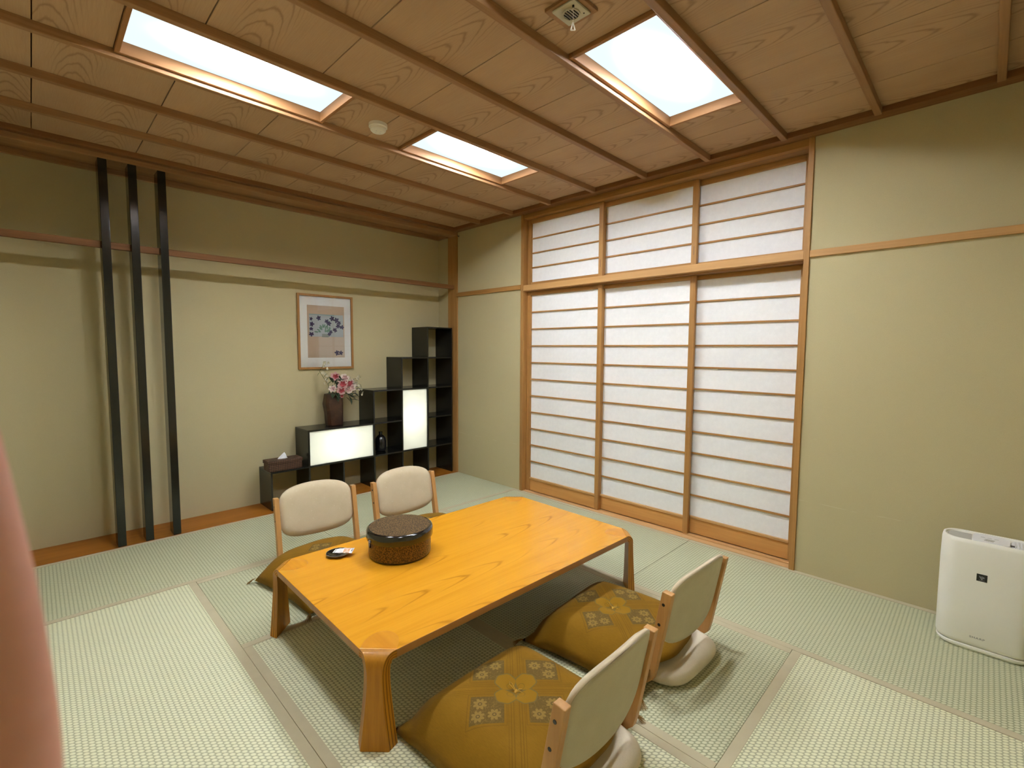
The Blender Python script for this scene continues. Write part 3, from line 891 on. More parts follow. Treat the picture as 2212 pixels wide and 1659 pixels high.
# flowers: one arrangement standing in the vase
fl = thing('flower_arrangement', 'pink and cream artificial flowers with dark leaves standing in the brown vase', 'flowers', (-0.195, -1.322, vz + 0.24))
rnd = random.Random(5)
def petal_flower(bm, c, nrm, r, npet, mi, cup=0.35, cmi=None):
    nrm = Vector(nrm).normalized()
    a = nrm.cross(Vector((0, 0, 1)) if abs(nrm.z) < 0.9 else Vector((1, 0, 0))).normalized(); b = nrm.cross(a)
    c = Vector(c)
    for k in range(npet):
        an = 2 * PI * k / npet + rnd.random() * 0.5
        d = a * math.cos(an) + b * math.sin(an); s = nrm.cross(d)
        w = r * 0.48
        pts = [c, c + d * r * 0.45 + s * w + nrm * r * cup * 0.5, c + d * r + s * w * 0.55 + nrm * r * cup, c + d * r * 1.05 + nrm * r * cup * 1.25,
               c + d * r - s * w * 0.55 + nrm * r * cup, c + d * r * 0.45 - s * w + nrm * r * cup * 0.5]
        vs = [bm.verts.new(p) for p in pts]
        mid = bm.verts.new(c + d * r * 0.6 + nrm * r * cup * 0.35)
        for i in range(6): bm.faces.new((vs[i], vs[(i + 1) % 6], mid)).material_index = mi
    if cmi is not None:
        bmesh.ops.create_icosphere(bm, subdivisions=1, radius=r * 0.2, matrix=Matrix.Translation(c + nrm * r * 0.15))
def leaf_at(bm, base, d, L, w, mi, droop=0.3):
    d = Vector(d).normalized(); s = d.cross(Vector((0, 0, 1))).normalized(); u = s.cross(d)
    base = Vector(base)
    ctr = [base + d * L * t_ + u * (-droop * L * t_ * t_) for t_ in (0, 0.35, 0.7, 1.0)]
    ws = (0.002, w, w * 0.75, 0.001)
    L_ = [bm.verts.new(p + s * w_ + u * w_ * 0.35) for p, w_ in zip(ctr, ws)]
    C_ = [bm.verts.new(p) for p in ctr]
    R_ = [bm.verts.new(p - s * w_ + u * w_ * 0.35) for p, w_ in zip(ctr, ws)]
    for i in range(3):
        bm.faces.new((L_[i], C_[i], C_[i + 1], L_[i + 1])).material_index = mi
        bm.faces.new((C_[i], R_[i], R_[i + 1], C_[i + 1])).material_index = mi
def Pf(y, z, x=0.0): return Vector((x, y, z))          # local to the arrangement; y to the right of picture
def part(name, bm, mats): return obj(name, bm, mats, fl, weld=False)
stem_bm = bmesh.new()
def stem(pts, r=0.0016): tube(stem_bm, pts, r, 6)
spray = [Pf(-0.03, 0.0), Pf(-0.055, 0.14, 0.01), Pf(-0.105, 0.22, 0.01), Pf(-0.135, 0.27, 0.01), Pf(-0.10, 0.32, 0.0)]
stem(spray, 0.0022)
spr2 = [Pf(0.03, 0.0), Pf(0.08, 0.12, 0.02), Pf(0.19, 0.16, 0.02), Pf(0.26, 0.13, 0.02), Pf(0.28, 0.05, 0.02)]
stem(spr2, 0.0018)
spr3 = [Pf(0.02, 0.0), Pf(0.09, 0.10, 0.02), Pf(0.19, 0.19, 0.03), Pf(0.265, 0.205, 0.02)]
stem(spr3, 0.0014)
for p in ((0.0, 0.21), (0.06, 0.20), (0.05, 0.14), (-0.02, 0.11), (0.11, 0.13), (0.13, 0.09), (0.09, 0.06)):
    stem([Pf(0.0, 0.0), Pf(p[0] * 0.5, p[1] * 0.55, 0.01), Pf(p[0], p[1], 0.03)])
part('stems', stem_bm, M['stem'])
FL = [((0.0, 0.215, 0.03), 0.040, 'petal_pink', 0.55), ((0.085, 0.195, 0.04), 0.045, 'petal_white', 0.2), ((0.055, 0.140, 0.06), 0.047, 'petal_pink', 0.35),
      ((0.105, 0.150, 0.05), 0.038, 'petal_red', 0.4), ((-0.035, 0.105, 0.05), 0.034, 'petal_white', 0.4), ((0.040, 0.085, 0.065), 0.042, 'petal_pink', 0.5),
      ((0.140, 0.150, 0.04), 0.035, 'petal_pink', 0.4), ((0.150, 0.105, 0.05), 0.036, 'petal_white', 0.4), ((0.115, 0.085, 0.05), 0.036, 'petal_white', 0.4),
      ((0.045, 0.035, 0.06), 0.020, 'petal_pink', 0.6), ((0.175, 0.130, 0.03), 0.026, 'petal_white', 0.5), ((0.125, 0.190, 0.03), 0.028, 'bud', 0.6)]
for (y, z, x), r, mt, cup in FL:
    bm = bmesh.new()
    petal_flower(bm, (x, y, z), (0.9, 0.25 * (y - 0.05) * 8 - 0.3, 0.35), r, 6, 0, cup)
    petal_flower(bm, (x + 0.006, y, z), (0.9, -0.3, 0.3), r * 0.6, 5, 1 if mt != 'petal_red' else 0, 0.9)
    part('flower', bm, [M[mt], M['petal_red'] if mt == 'petal_pink' else M['petal_pink' if mt == 'petal_white' and r > 0.033 else mt]])
def sprinkle(path, n, r, mt, spread, lo=0.3):
    for k in range(n):
        bm = bmesh.new()
        t_ = lo + (1 - lo) * k / (n - 1); f = t_ * (len(path) - 1); i = min(int(f), len(path) - 2)
        c = path[i].lerp(path[i + 1], f - i) + Vector((rnd.uniform(-1, 1) * spread, rnd.uniform(-1, 1) * spread, rnd.uniform(-1, 1) * spread))
        petal_flower(bm, c, (rnd.uniform(0.2, 1), rnd.uniform(-1, 1), rnd.uniform(-0.5, 1)), r, 5, 0, 0.5)
        part('blossom', bm, M[mt])
sprinkle([Pf(-0.075, 0.16), Pf(-0.09, 0.24), Pf(-0.085, 0.31), Pf(-0.05, 0.35)], 16, 0.014, 'bud', 0.022, 0.0)
sprinkle(spr2, 10, 0.013, 'bud', 0.02, 0.5)
sprinkle(spr3, 8, 0.013, 'bud', 0.015, 0.4)
sprinkle([Pf(0.20, 0.12), Pf(0.23, 0.07)], 7, 0.013, 'petal_white', 0.03, 0.0)
LV = [((-0.02, 0.16), (0.3, -0.4, 0.8), 0.085, 0.020), ((0.0, 0.15), (0.4, 0.2, 0.9), 0.08, 0.022), ((0.02, 0.17), (0.5, 0.6, 0.5), 0.09, 0.02),
      ((-0.02, 0.06), (0.9, -0.5, -0.2), 0.075, 0.020), ((0.0, 0.07), (0.9, 0.1, -0.5), 0.085, 0.018), ((0.02, 0.05), (0.7, -0.2, -0.7), 0.07, 0.018),
      ((0.09, 0.06), (0.5, 0.8, -0.3), 0.10, 0.020), ((0.12, 0.05), (0.3, 0.9, -0.4), 0.10, 0.018), ((0.16, 0.06), (0.2, 0.9, -0.3), 0.085, 0.018),
      ((0.10, 0.02), (0.2, 0.8, -0.5), 0.06, 0.015), ((0.20, 0.09), (0.2, 0.8, 0.2), 0.07, 0.014), ((0.05, 0.17), (0.1, -0.2, 1.0), 0.08, 0.018), ((-0.03, 0.10), (0.2, -0.8, 0.5), 0.06, 0.016)]
rl = random.Random(11)
for k in range(26):
    y = rl.uniform(-0.03, 0.19); z = 0.19 - abs(y - 0.04) * 0.55 + rl.uniform(-0.13, 0.0)
    LV.append(((y, z), (rl.uniform(0.2, 0.9), (y - 0.05) * 6 + rl.uniform(-0.5, 0.5), rl.uniform(-0.6, 0.7)), rl.uniform(0.055, 0.085), rl.uniform(0.013, 0.020)))
for (y, z), d, L, w in LV:
    bm = bmesh.new(); leaf_at(bm, (0.03, y, z), d, L, w, 0); part('leaf', bm, M['leaf'])
for (y, z), d, L, w in [((-0.08, 0.17), (0.2, 0.3, 0.9), 0.07, 0.014), ((-0.10, 0.21), (0.2, 0.4, 0.8), 0.07, 0.012), ((-0.13, 0.26), (0.0, -0.6, -0.4), 0.04, 0.008), ((-0.06, 0.14), (0.3, 0.3, 0.7), 0.07, 0.016)]:
    bm = bmesh.new(); leaf_at(bm, (0.01, y, z), d, L, w, 0); part('leaf', bm, M['leaf_pale'])

bm = bmesh.new()
lathe(bm, [(0.040, 0.0), (0.050, 0.008), (0.055, 0.05), (0.055, 0.10), (0.049, 0.135), (0.030, 0.160), (0.017, 0.168), (0.0155, 0.185), (0.019, 0.192), (0.019, 0.200), (0.012, 0.200), (0.011, 0.17)], 40)
o = obj('bottle', bm, M['blackceramic'], None, (-0.195, -0.845, 0.0022 + zl(1) + T / 2 + 0.0003), smooth=True, angle=40)
tag(o, 'round-shouldered black glazed bottle standing inside the black shelf', 'bottle')

# ------------------------------------------------------------------ framed picture
py0, py1, pz0, pz1 = -1.585, -1.052, 1.170, 1.866
pc = ((py0 + py1) / 2, (pz0 + pz1) / 2)
t = thing('framed_picture', 'framed print of violet flowers in a pot hanging above the vase', 'picture', (XL + 0.001, pc[0], pc[1]))
hw, hh = (py1 - py0) / 2, (pz1 - pz0) / 2
fwd = 0.020
for nm, a, b, c, d in (('left', -hw, -hw + fwd, -hh, hh), ('right', hw - fwd, hw, -hh, hh), ('bottom', -hw + fwd, hw - fwd, -hh, -hh + fwd), ('top', -hw + fwd, hw - fwd, hh - fwd, hh)):
    bm = bmesh.new(); box(bm, 0, 0.022, a, b, c, d); obj('frame_rail', bm, M['frame_wood'], t, bevel=0.002)
bm = bmesh.new(); box(bm, 0.002, 0.0085, -hw + fwd, hw - fwd, -hh + fwd, hh - fwd); obj('mount', bm, M['mat_board'], t)
# print: flat shapes on the sheet
bm = bmesh.new()
pm = ['print_tan', 'print_blue', 'print_blue2', 'print_tan2', 'print_violet', 'print_green', 'print_pot']
def flat(y0, y1, z0, z1, mi, x): box(bm, x - 0.0002, x, y0, y1, z0, z1, mi)
A0, A1, B0, B1 = -1.495 - pc[0], -1.138 - pc[0], 1.278 - pc[1], 1.765 - pc[1]
def U(u, v): return (A0 + (A1 - A0) * u, B0 + (B1 - B0) * v)
def rect(u0, u1, v0, v1, mi, lay):
    a, b = U(u0, v0), U(u1, v1); flat(a[0], b[0], a[1], b[1], mi, 0.0088 + lay * 0.00022)
rect(0, 1, 0, 1, 0, 0)
rect(0.3, 1.0, 0.0, 0.40, 3, 1)
rect(0.05, 0.97, 0.405, 0.835, 1, 1)
rect(0.05, 0.72, 0.815, 0.835, 2, 2)
rect(0.38, 0.56, 0.395, 0.46, 6, 4)
def blob(u, v, ang, L, w, mi, lay):
    c = U(u, v); pts = []
    for k in range(10):
        a = 2 * PI * k / 10
        ly, lz = L * (0.5 + 0.5 * math.cos(a)), w * math.sin(a)
        pts.append((0.0088 + lay * 0.00022, c[0] + ly * math.cos(ang) - lz * math.sin(ang), c[1] + ly * math.sin(ang) + lz * math.cos(ang)))
    f = bm.faces.new([bm.verts.new(p) for p in pts]); f.material_index = mi
rp = random.Random(3)
for (u, v, s) in ((0.30, 0.76, 1), (0.10, 0.74, 0.7), (0.12, 0.64, 1), (0.10, 0.55, 0.8), (0.10, 0.45, 1), (0.52, 0.70, 1), (0.58, 0.66, 1), (0.66, 0.76, 1.1), (0.78, 0.73, 1.2), (0.85, 0.68, 0.9),
                  (0.82, 0.62, 1), (0.93, 0.60, 1), (0.74, 0.54, 1), (0.62, 0.50, 0.8), (0.58, 0.455, 0.8), (0.78, 0.09, 1.1), (0.89, 0.09, 1.0)):
    a0 = rp.random() * 3
    for k in range(5): blob(u, v, a0 + k * 2 * PI / 5 + rp.uniform(-0.2, 0.2), 0.024 * s, 0.0075 * s, 4, 5)
for k in range(26):
    u, v = 0.42 + rp.uniform(-0.14, 0.16), 0.56 + rp.uniform(-0.08, 0.08)
    blob(u, v, math.atan2(v - 0.45, (u - 0.46) * 0.75) + rp.uniform(-0.5, 0.5), rp.uniform(0.02, 0.04), 0.0065, 5, 3)
obj('print', bm, [M[k] for k in pm], t, weld=False)
bm = bmesh.new(); box(bm, 0.0135, 0.0150, -hw + fwd, hw - fwd, -hh + fwd, hh - fwd); obj('glass', bm, M['glass'], t)

# ------------------------------------------------------------------ table
TZ = 0.33
TCX, TCY, TA = 2.246, -1.728, R(-0.9)
tb = thing('low_table', 'low honey-coloured bentwood table with clipped corners in the room centre', 'table', (TCX, TCY, 0.0015), TA)
TL, TW, TC, TT = 1.632, 0.992, 0.093, 0.030
hw, hl = TW / 2, TL / 2
zt = TZ - 0.0015
oct_ = [(hw - TC, -hl), (hw, -hl + TC), (hw, hl - TC), (hw - TC, hl), (-hw + TC, hl), (-hw, hl - TC), (-hw, -hl + TC), (-hw + TC, -hl)]
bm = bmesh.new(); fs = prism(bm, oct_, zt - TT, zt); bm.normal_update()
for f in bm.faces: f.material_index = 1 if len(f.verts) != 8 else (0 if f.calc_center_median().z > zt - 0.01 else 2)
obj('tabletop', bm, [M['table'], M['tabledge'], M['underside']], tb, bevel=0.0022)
def leg_mesh(sx, sy):
    bm = bmesh.new(); uvl = bm.loops.layers.uv.new('ply')
    d = Vector((sx, sy, 0)).normalized(); s = Vector((-d.y, d.x, 0))
    m0 = Vector((sx * (hw - TC / 2), sy * (hl - TC / 2), 0))
    chord = TC * math.sqrt(2)
    ro = 0.045
    path = []        # (outward, z, tangent angle) of the outer face
    for k in range(9):
        a = k / 8 * PI / 2
        path.append((ro * math.sin(a), zt - ro + ro * math.cos(a), a))
    for k in range(1, 13):
        v = k / 12
        path.append((ro + 0.010 * v, (zt - ro) * (1 - v), PI / 2))
    rings = []
    N = len(path)
    for i, (o_, z_, a_) in enumerate(path):
        t_ = i / (N - 1)
        zf = z_ / zt
        if i <= 8: s_ = ro * a_
        else: s_ = ro * PI / 2 + (zt - ro) * (i - 8) / 12
        v = max(0, i - 8) / 12
        w = 0.0215 + (chord / 2 - 0.0215) * math.exp(-s_ / 0.034) + 0.0275 * v ** 1.3
        th = TT + (0.010 * max(0, i - 8) / 12)
        nout = Vector((math.sin(a_), math.cos(a_)))      # (outward, up) normal of outer face
        wi = w + 0.020 * (1 if i > 6 else i / 6)
        def pt(off, sgn, ww):
            oo, zz = o_ - nout.x * off, z_ - nout.y * off
            p = m0 + d * oo + s * (sgn * ww); return (p.x, p.y, max(zz, 0.0))
        steps = [0, 1 / 4, 2 / 4, 3 / 4, 1]
        ring = [(pt(th * q, 1, w + (wi - w) * q), (1.0, q)) for q in steps] + [(pt(th * q, -1, w + (wi - w) * q), (1.0, q)) for q in steps[::-1]]
        rings.append(ring)
    VV = [[bm.verts.new(p) for p, _ in r] for r in rings]
    n = len(rings[0])
    for i in range(len(VV) - 1):
        for k in range(n):
            f = bm.faces.new((VV[i][k], VV[i][(k + 1) % n], VV[i + 1][(k + 1) % n], VV[i + 1][k]))
            side = k != n // 2 - 1 and k != n - 1
            idx = (k, (k + 1) % n, (k + 1) % n, k)
            for lp, j in zip(f.loops, idx): lp[uvl].uv = (1.0 if side else 0.0, rings[0][j][1][1])
    bm.faces.new(VV[-1])
    return bm
for sx in (1, -1):
    for sy in (1, -1):
        obj('leg', leg_mesh(sx, sy), M['leg'], tb, smooth=True, angle=38)
        bm = bmesh.new()
        c = Vector((sx * (hw - TC / 2), sy * (hl - TC / 2), 0)); d = Vector((-sx, -sy, 0)).normalized(); s = Vector((-d.y, d.x, 0))
        pts = []
        for k in range(17):
            a = -PI / 2 + PI * k / 16
            ww = math.sin(a) * 0.064; dd = 0.105 * abs(math.cos(a)) ** 0.75 + 0.003
            p = c + d * dd + s * ww; pts.append((p.x, p.y))
        if Vector((pts[0][0] - pts[8][0], pts[0][1] - pts[8][1], 0)).cross(Vector((pts[-1][0] - pts[8][0], pts[-1][1] - pts[8][1], 0))).z > 0: pts.reverse()
        prism(bm, pts, zt - 0.002, zt + 0.00025)
        obj('corner_inlay', bm, M['inlay'], tb)

# tea caddy box, plate, wrapped sweet
def bodyprof(r, z0, z1, e=0.006): return [(r - e, z0), (r, z0 + e), (r, z1)]
t = thing('lacquer_box', 'round speckled brown lacquer box with black-rimmed lid on the table', 'box', (2.052, -2.022, TZ + 0.0003))
bm = bmesh.new(); lathe(bm, [(0.146, 0.0), (0.152, 0.004), (0.153, 0.010)], 64); obj('foot_rim', bm, M['blackgloss'], t, smooth=True)
bm = bmesh.new(); lathe(bm, [(0.1535, 0.0102), (0.1545, 0.016), (0.1545, 0.100)], 64); obj('body', bm, M['speck_side'], t, smooth=True)
bm = bmesh.new(); lathe(bm, [(0.157, 0.0925), (0.1645, 0.095), (0.1655, 0.100), (0.1650, 0.130), (0.162, 0.139), (0.156, 0.1435), (0.1505, 0.1445), (0.1505, 0.1435)], 64); ld = obj('lid', bm, M['blackgloss'], t, smooth=True, angle=60)
bm = bmesh.new(); lathe(bm, [(0.1503, 0.140), (0.1503, 0.1443), (0.09, 0.1453), (0.001, 0.146)], 64); obj('lid_panel', bm, M['speck_top'], ld, smooth=True)
bm = bmesh.new(); box(bm, -0.006, 0.006, -0.004, 0.004, -0.028, 0); obj('side_notch', bm, M['blackgloss'], t, (-0.02, -0.1545, 0.092))

t = thing('small_plate', 'small round black plate near the table corner', 'plate', (1.862, -2.262, TZ + 0.0003))
bm = bmesh.new(); lathe(bm, [(0.030, 0.0), (0.034, 0.004), (0.052, 0.011), (0.056, 0.013), (0.055, 0.0145), (0.050, 0.013), (0.033, 0.006), (0.001, 0.0055)], 48); obj('dish', bm, M['blackgloss'], t, smooth=True, angle=60)
bm = bmesh.new(); lathe(bm, [(0.0555, 0.0128), (0.0572, 0.0138), (0.0565, 0.0150), (0.0552, 0.0147)], 48, cap0=False, cap1=False); obj('rim', bm, plain('worn_gold_rim', (0.38, 0.28, 0.16), 0.4), t, smooth=True)

t = thing('wrapped_sweet', 'white and orange wrapped sweet lying on the small black plate', 'sweet', (1.885, -2.243, TZ + 0.0155), R(48))
def pouch(x0, x1, w, mi_split):
    bm = bmesh.new(); nx, ny = 26, 14
    for sgn in (1, -1):
        g = []
        for i in range(nx + 1):
            u = i / nx; x = x0 + (x1 - x0) * u; row = []
            e = math.sin(PI * min(max((u - 0.10) / 0.80, 0), 1)) ** 0.5
            for j in range(ny + 1):
                v = j / ny * 2 - 1
                zig = 0.0016 * math.sin(j * 2.4) if i in (0, nx) else 0
                cr = 0.0016 * math.sin(u * 22 + v * 3) * e
                row.append(bm.verts.new((x + zig, w * v * (1 - 0.06 * e), sgn * (0.008 * e * (1 - v * v) ** 0.5 + 0.0003) + cr * 0.5 + 0.0085 + 0.004 * (u - 0.5) * v)))
            g.append(row)
        for i in range(nx):
            for j in range(ny):
                f = bm.faces.new((g[i][j], g[i + 1][j], g[i + 1][j + 1], g[i][j + 1]))
                f.material_index = 1 if 0.52 < (i / nx) < 0.84 else 0
    bmesh.ops.remove_doubles(bm, verts=bm.verts, dist=0.0008)
    return bm
obj('wrapper', pouch(-0.047, 0.047, 0.027, 0), [M['wrapper'], M['wrapper_print']], t, smooth=True, angle=60)

# ------------------------------------------------------------------ legless chairs
def superdisc(n_ang, n_rad, ex):
    """unit rounded-square disc as rings from the rim to the centre"""
    out = []
    for k in range(n_rad + 1):
        r = 1 - k / n_rad
        ring = []
        for i in range(n_ang):
            a = 2 * PI * i / n_ang; c, s = math.cos(a), math.sin(a)
            q = (abs(c) ** ex + abs(s) ** ex) ** (-1 / ex)
            ring.append((r * q * c, r * q * s, r))
        out.append(ring)
    return out
RL = 0.08
def back_y(z, u): return -RL * (z / 0.425) - 0.030 * (1 - u * u)
def back_map(u, v, off):
    z = 0.318 + 0.137 * v + 0.030 * (1 - u * u) * (1 if v > 0 else -0.9) * min(1, abs(v) * 1.3)
    return Vector((u * 0.2285, back_y(z, u) + off, z))
def make_chair(label):
    t = thing('floor_chair', label, 'chair', (0, 0, 0), 0, 'legless chairs at the low table')
    # rails: straight up, bending forward under the seat
    for sx in (-1, 1):
        bm = bmesh.new(); path = []
        path += [(-RL * z / 0.425, z) for z in (0.425, 0.33, 0.24, 0.15, 0.09)]
        path += [(-0.008, 0.055), (0.010, 0.030), (0.035, 0.019), (0.10, 0.016), (0.20, 0.0155), (0.34, 0.0155)]
        rings = []
        for i, (y, z) in enumerate(path):
            a, b = path[max(i - 1, 0)], path[min(i + 1, len(path) - 1)]
            ty, tz = b[0] - a[0], b[1] - a[1]; L = math.hypot(ty, tz); ny, nz = -tz / L, ty / L
            h = 0.021 if i < 6 else 0.0145
            if i == 0: ny, nz = 1.0, 0.05
            x0, x1 = sx * 0.2292, sx * 0.258
            rings.append([(x0, y + ny * h, z + nz * h), (x1, y + ny * h, z + nz * h), (x1, y - ny * h, z - nz * h), (x0, y - ny * h, z - nz * h)])
        loft(bm, rings)
        r_ = obj('side_rail', bm, M['rail_wood'], t, bevel=0.003)
        for zb in (0.375, 0.288):
            bm = bmesh.new(); lathe(bm, [(0.0062, 0.0), (0.0062, 0.0012)], 16)
            o = obj('bolt_cap', bm, M['bolt'], r_)
            o.rotation_euler = (0, sx * PI / 2, 0); o.location = (sx * 0.2581, -RL * zb / 0.425 + 0.004, zb)
    # upholstered front of the back
    bm = bmesh.new(); rings = []
    disc = superdisc(72, 8, 5.0)
    rings.append([back_map(u, v, -0.0065) for u, v, r in disc[0]])
    rings.append([back_map(u, v, 0.006) for u, v, r in disc[0]])
    for ring in disc:
        rings.append([back_map(u * 0.999, v * 0.985, 0.008 + 0.026 * (1 - r ** 5) ** 0.6) for u, v, r in ring if True])
    rings = rings[:-1]
    loft(bm, rings)
    obj('backrest', bm, M['pad'], t, smooth=True, angle=180)
    # plain cloth panel on its rear
    bm = bmesh.new(); rr = []
    rr.append([back_map(u * 0.985, v * 0.975, -0.0066) for u, v, r in disc[0]])
    for ring in disc[:-1]:
        rr.append([back_map(u * 0.98, v * 0.97, -0.0085 - 0.001 * (1 - r ** 6)) for u, v, r in ring])
    loft(bm, rr)
    obj('back_panel', bm, M['padback'], t, smooth=True, angle=180)
    # seat pad, rounded slab reaching behind the rails
    bm = bmesh.new(); rings = []
    dd = superdisc(72, 5, 4.2)
    hx, hy, cy = 0.2245, 0.250, 0.133
    for q, z in ((0.91, 0.004), (0.98, 0.012), (1.0, 0.025), (0.985, 0.040), (0.93, 0.051), (0.86, 0.056)):
        rings.append([(u * hx * q, cy + v * hy * q, z) for u, v, r in dd[0]])
    for ring in dd[1:-1]: rings.append([(u * hx * 0.86, cy + v * hy * 0.86, 0.0575 + 0.003 * (1 - r)) for u, v, r in ring])
    loft(bm, rings)
    obj('seat_pad', bm, M['seatpad'], t, smooth=True, angle=180)
    return t
FLZ = 0.0016
CH = [((3.287, -2.108), R(90 + 1.0), 'legless beige chair nearest the viewer, its grey back close to the bottom edge'),
      ((3.223, -1.352), R(90 - 2.2), 'legless beige chair on the near side of the table, closer to the paper screens'),
      ((1.115, -2.030), R(-90 - 6.0), 'legless beige chair across the table behind the small black plate'),
      ((1.190, -1.405), R(-90 - 1.0), 'legless beige chair across the table behind the lacquer box')]
c0 = make_chair(CH[0][2]); c0.location = (*CH[0][0], FLZ); c0.rotation_euler = (0, 0, CH[0][1])
for p, a, lb in CH[1:]: dup(c0, (*p, FLZ), a, lb)

# ------------------------------------------------------------------ floor cushions
def make_cushion_thing(label):
    t = thing('floor_cushion', label, 'cushion', (0, 0, 0), 0, 'olive gold floor cushions on the chairs')
    bm = bmesh.new()
    N = 30
    HX, HY = 0.325, 0.292
    def pos(i, j, sgn):
        u, v = i / N * 2 - 1, j / N * 2 - 1
        eu, ev = 1 - abs(u) ** 3.2, 1 - abs(v) ** 3.2
        h = (max(eu, 0) * max(ev, 0)) ** 0.55
        pin = 1 - 0.045 * (1 - (u * u)) * abs(v) ** 4 - 0.0
        x = u * HX * (1 - 0.05 * (1 - v * v) * abs(u) ** 4 * 0.6)
        y = v * HY * (1 - 0.05 * (1 - u * u) * abs(v) ** 4 * 0.6)
        if v < 0: y -= 0.062 * math.exp(-(x / 0.175) ** 4) * v * v
        dimple = math.exp(-(x * x + y * y) / 0.0022) * 0.016
        # where the seat pad carries it the cushion lies high, at the rim it droops to the floor
        ex = max(0.0, (abs(x) - 0.20) / 0.125); ey = max(0.0, (y - 0.16) / 0.13)
        drop = min(1.0, ex ** 1.5 + ey ** 1.5 * 0.9)
        zlow = 0.078 * (1 - drop) + 0.004
        zmid = zlow + 0.012
        if sgn > 0: z = zmid + 0.058 * h - dimple
        else: z = max(zlow, zmid - 0.018 * h)
        return (x, y, z)
    top = [[bm.verts.new(pos(i, j, 1)) for j in range(N + 1)] for i in range(N + 1)]
    bot = [[(top[i][j] if i in (0, N) or j in (0, N) else bm.verts.new(pos(i, j, -1))) for j in range(N + 1)] for i in range(N + 1)]
    for i in range(N):
        for j in range(N):
            bm.faces.new((top[i][j], top[i + 1][j], top[i + 1][j + 1], top[i][j + 1]))
            bm.faces.new((bot[i][j], bot[i][j + 1], bot[i + 1][j + 1], bot[i + 1][j]))
    obj('cover', bm, M['cushion'], t, smooth=True, angle=180)
    zc = 0.078 + 0.004 + 0.012 + 0.058 - 0.016
    bm = bmesh.new()
    lp = [(0.0, 0.0, zc), (-0.004, 0.012, zc + 0.012), (-0.010, 0.022, zc + 0.022), (-0.004, 0.028, zc + 0.026), (0.003, 0.020, zc + 0.018), (0.002, 0.006, zc + 0.006)]
    tube(bm, lp, 0.0016, 6)
    tube(bm, [(0.0, 0.0, zc), (0.010, -0.006, zc + 0.008), (0.020, -0.012, zc + 0.006)], 0.0016, 6)
    tube(bm, [(0.0, 0.0, zc), (0.006, -0.012, zc + 0.006), (0.010, -0.022, zc + 0.003)], 0.0016, 6)
    tube(bm, [(-0.006, 0.0, zc - 0.001), (0.006, 0.002, zc + 0.004)], 0.0042, 8)
    obj('centre_tuft', bm, M['thread'], t, smooth=True)
    for sx in (-1, 1):
        for sy in (-1, 1):
            bm = bmesh.new()
            for k in range(12):
                a = math.atan2(sy, sx) + (k - 5.5) * 0.07
                b = Vector((sx * (HX - 0.004), sy * (HY - 0.004), 0.020 if sy > 0 else 0.030))
                e = b + Vector((math.cos(a), math.sin(a), 0)) * (0.036 + 0.006 * (k % 3)) ; e.z = 0.002 + 0.001 * (k % 2)
                tube(bm, [b, (b + e) / 2 + Vector((0, 0, 0.004)), e], 0.0011, 5)
            obj('corner_tassel', bm, M['tassel'], t)
    return t
CU = [((2.985, -2.130), R(90 + 1.0), 'olive gold flowered cushion under the chair nearest the viewer'),
      ((2.920, -1.405), R(90 + 5.0), 'olive gold flowered cushion on the near chair closer to the paper screens'),
      ((1.420, -2.085), R(-90 + 8.0), 'olive gold cushion across the table, half hidden by the left table leg'),
      ((1.470, -1.385), R(-90 - 1.0), 'olive gold cushion mostly hidden behind the lacquer box and table')]
k0 = make_cushion_thing(CU[0][2]); k0.location = (*CU[0][0], FLZ); k0.rotation_euler = (0, 0, CU[0][1])
for p, a, lb in CU[1:]: dup(k0, (*p, FLZ), a, lb)

# ------------------------------------------------------------------ air purifier
PX0, PX1, PYF, PYB, PH = 4.012, 4.335, -0.338, -0.170, 0.515
ap = thing('air_purifier', 'white upright air purifier standing by the wall right of the screens', 'air purifier', ((PX0 + PX1) / 2, (PYF + PYB) / 2, 0.0016))
hx, hy = (PX1 - PX0) / 2, (PYB - PYF) / 2
def stad(hx_, hy_, z, r=None, n=10):
    r = min(hy_, 0.062) if r is None else r
    pts = []
    for cx, cy, a0 in ((hx_ - r, hy_ - r, 0), (-hx_ + r, hy_ - r, PI / 2), (-hx_ + r, -hy_ + r, PI), (hx_ - r, -hy_ + r, 1.5 * PI)):
        for k in range(n): pts.append((cx + r * math.cos(a0 + k / (n - 1) * PI / 2), cy + r * math.sin(a0 + k / (n - 1) * PI / 2), z))
    return pts
bm = bmesh.new()
loft(bm, [stad(hx - 0.016, hy - 0.012, 0.0), stad(hx - 0.006, hy - 0.004, 0.010), stad(hx - 0.003, hy - 0.003, 0.020), stad(hx - 0.006, hy - 0.006, 0.0225)])
obj('foot', bm, M['white_plastic'], ap, smooth=True, angle=30)
bm = bmesh.new()
prof = [(0.012, 0.0228), (0.004, 0.030), (0.0, 0.045), (-0.0005, 0.20), (-0.0005, 0.40), (0.001, 0.495), (0.004, 0.509), (0.009, PH - 0.0016), (0.013, PH - 0.003), (0.015, 0.503)]
loft(bm, [stad(hx - a, hy - a, z) for a, z in prof])
shell = obj('shell', bm, M['white_cover'], ap, smooth=True, angle=40)
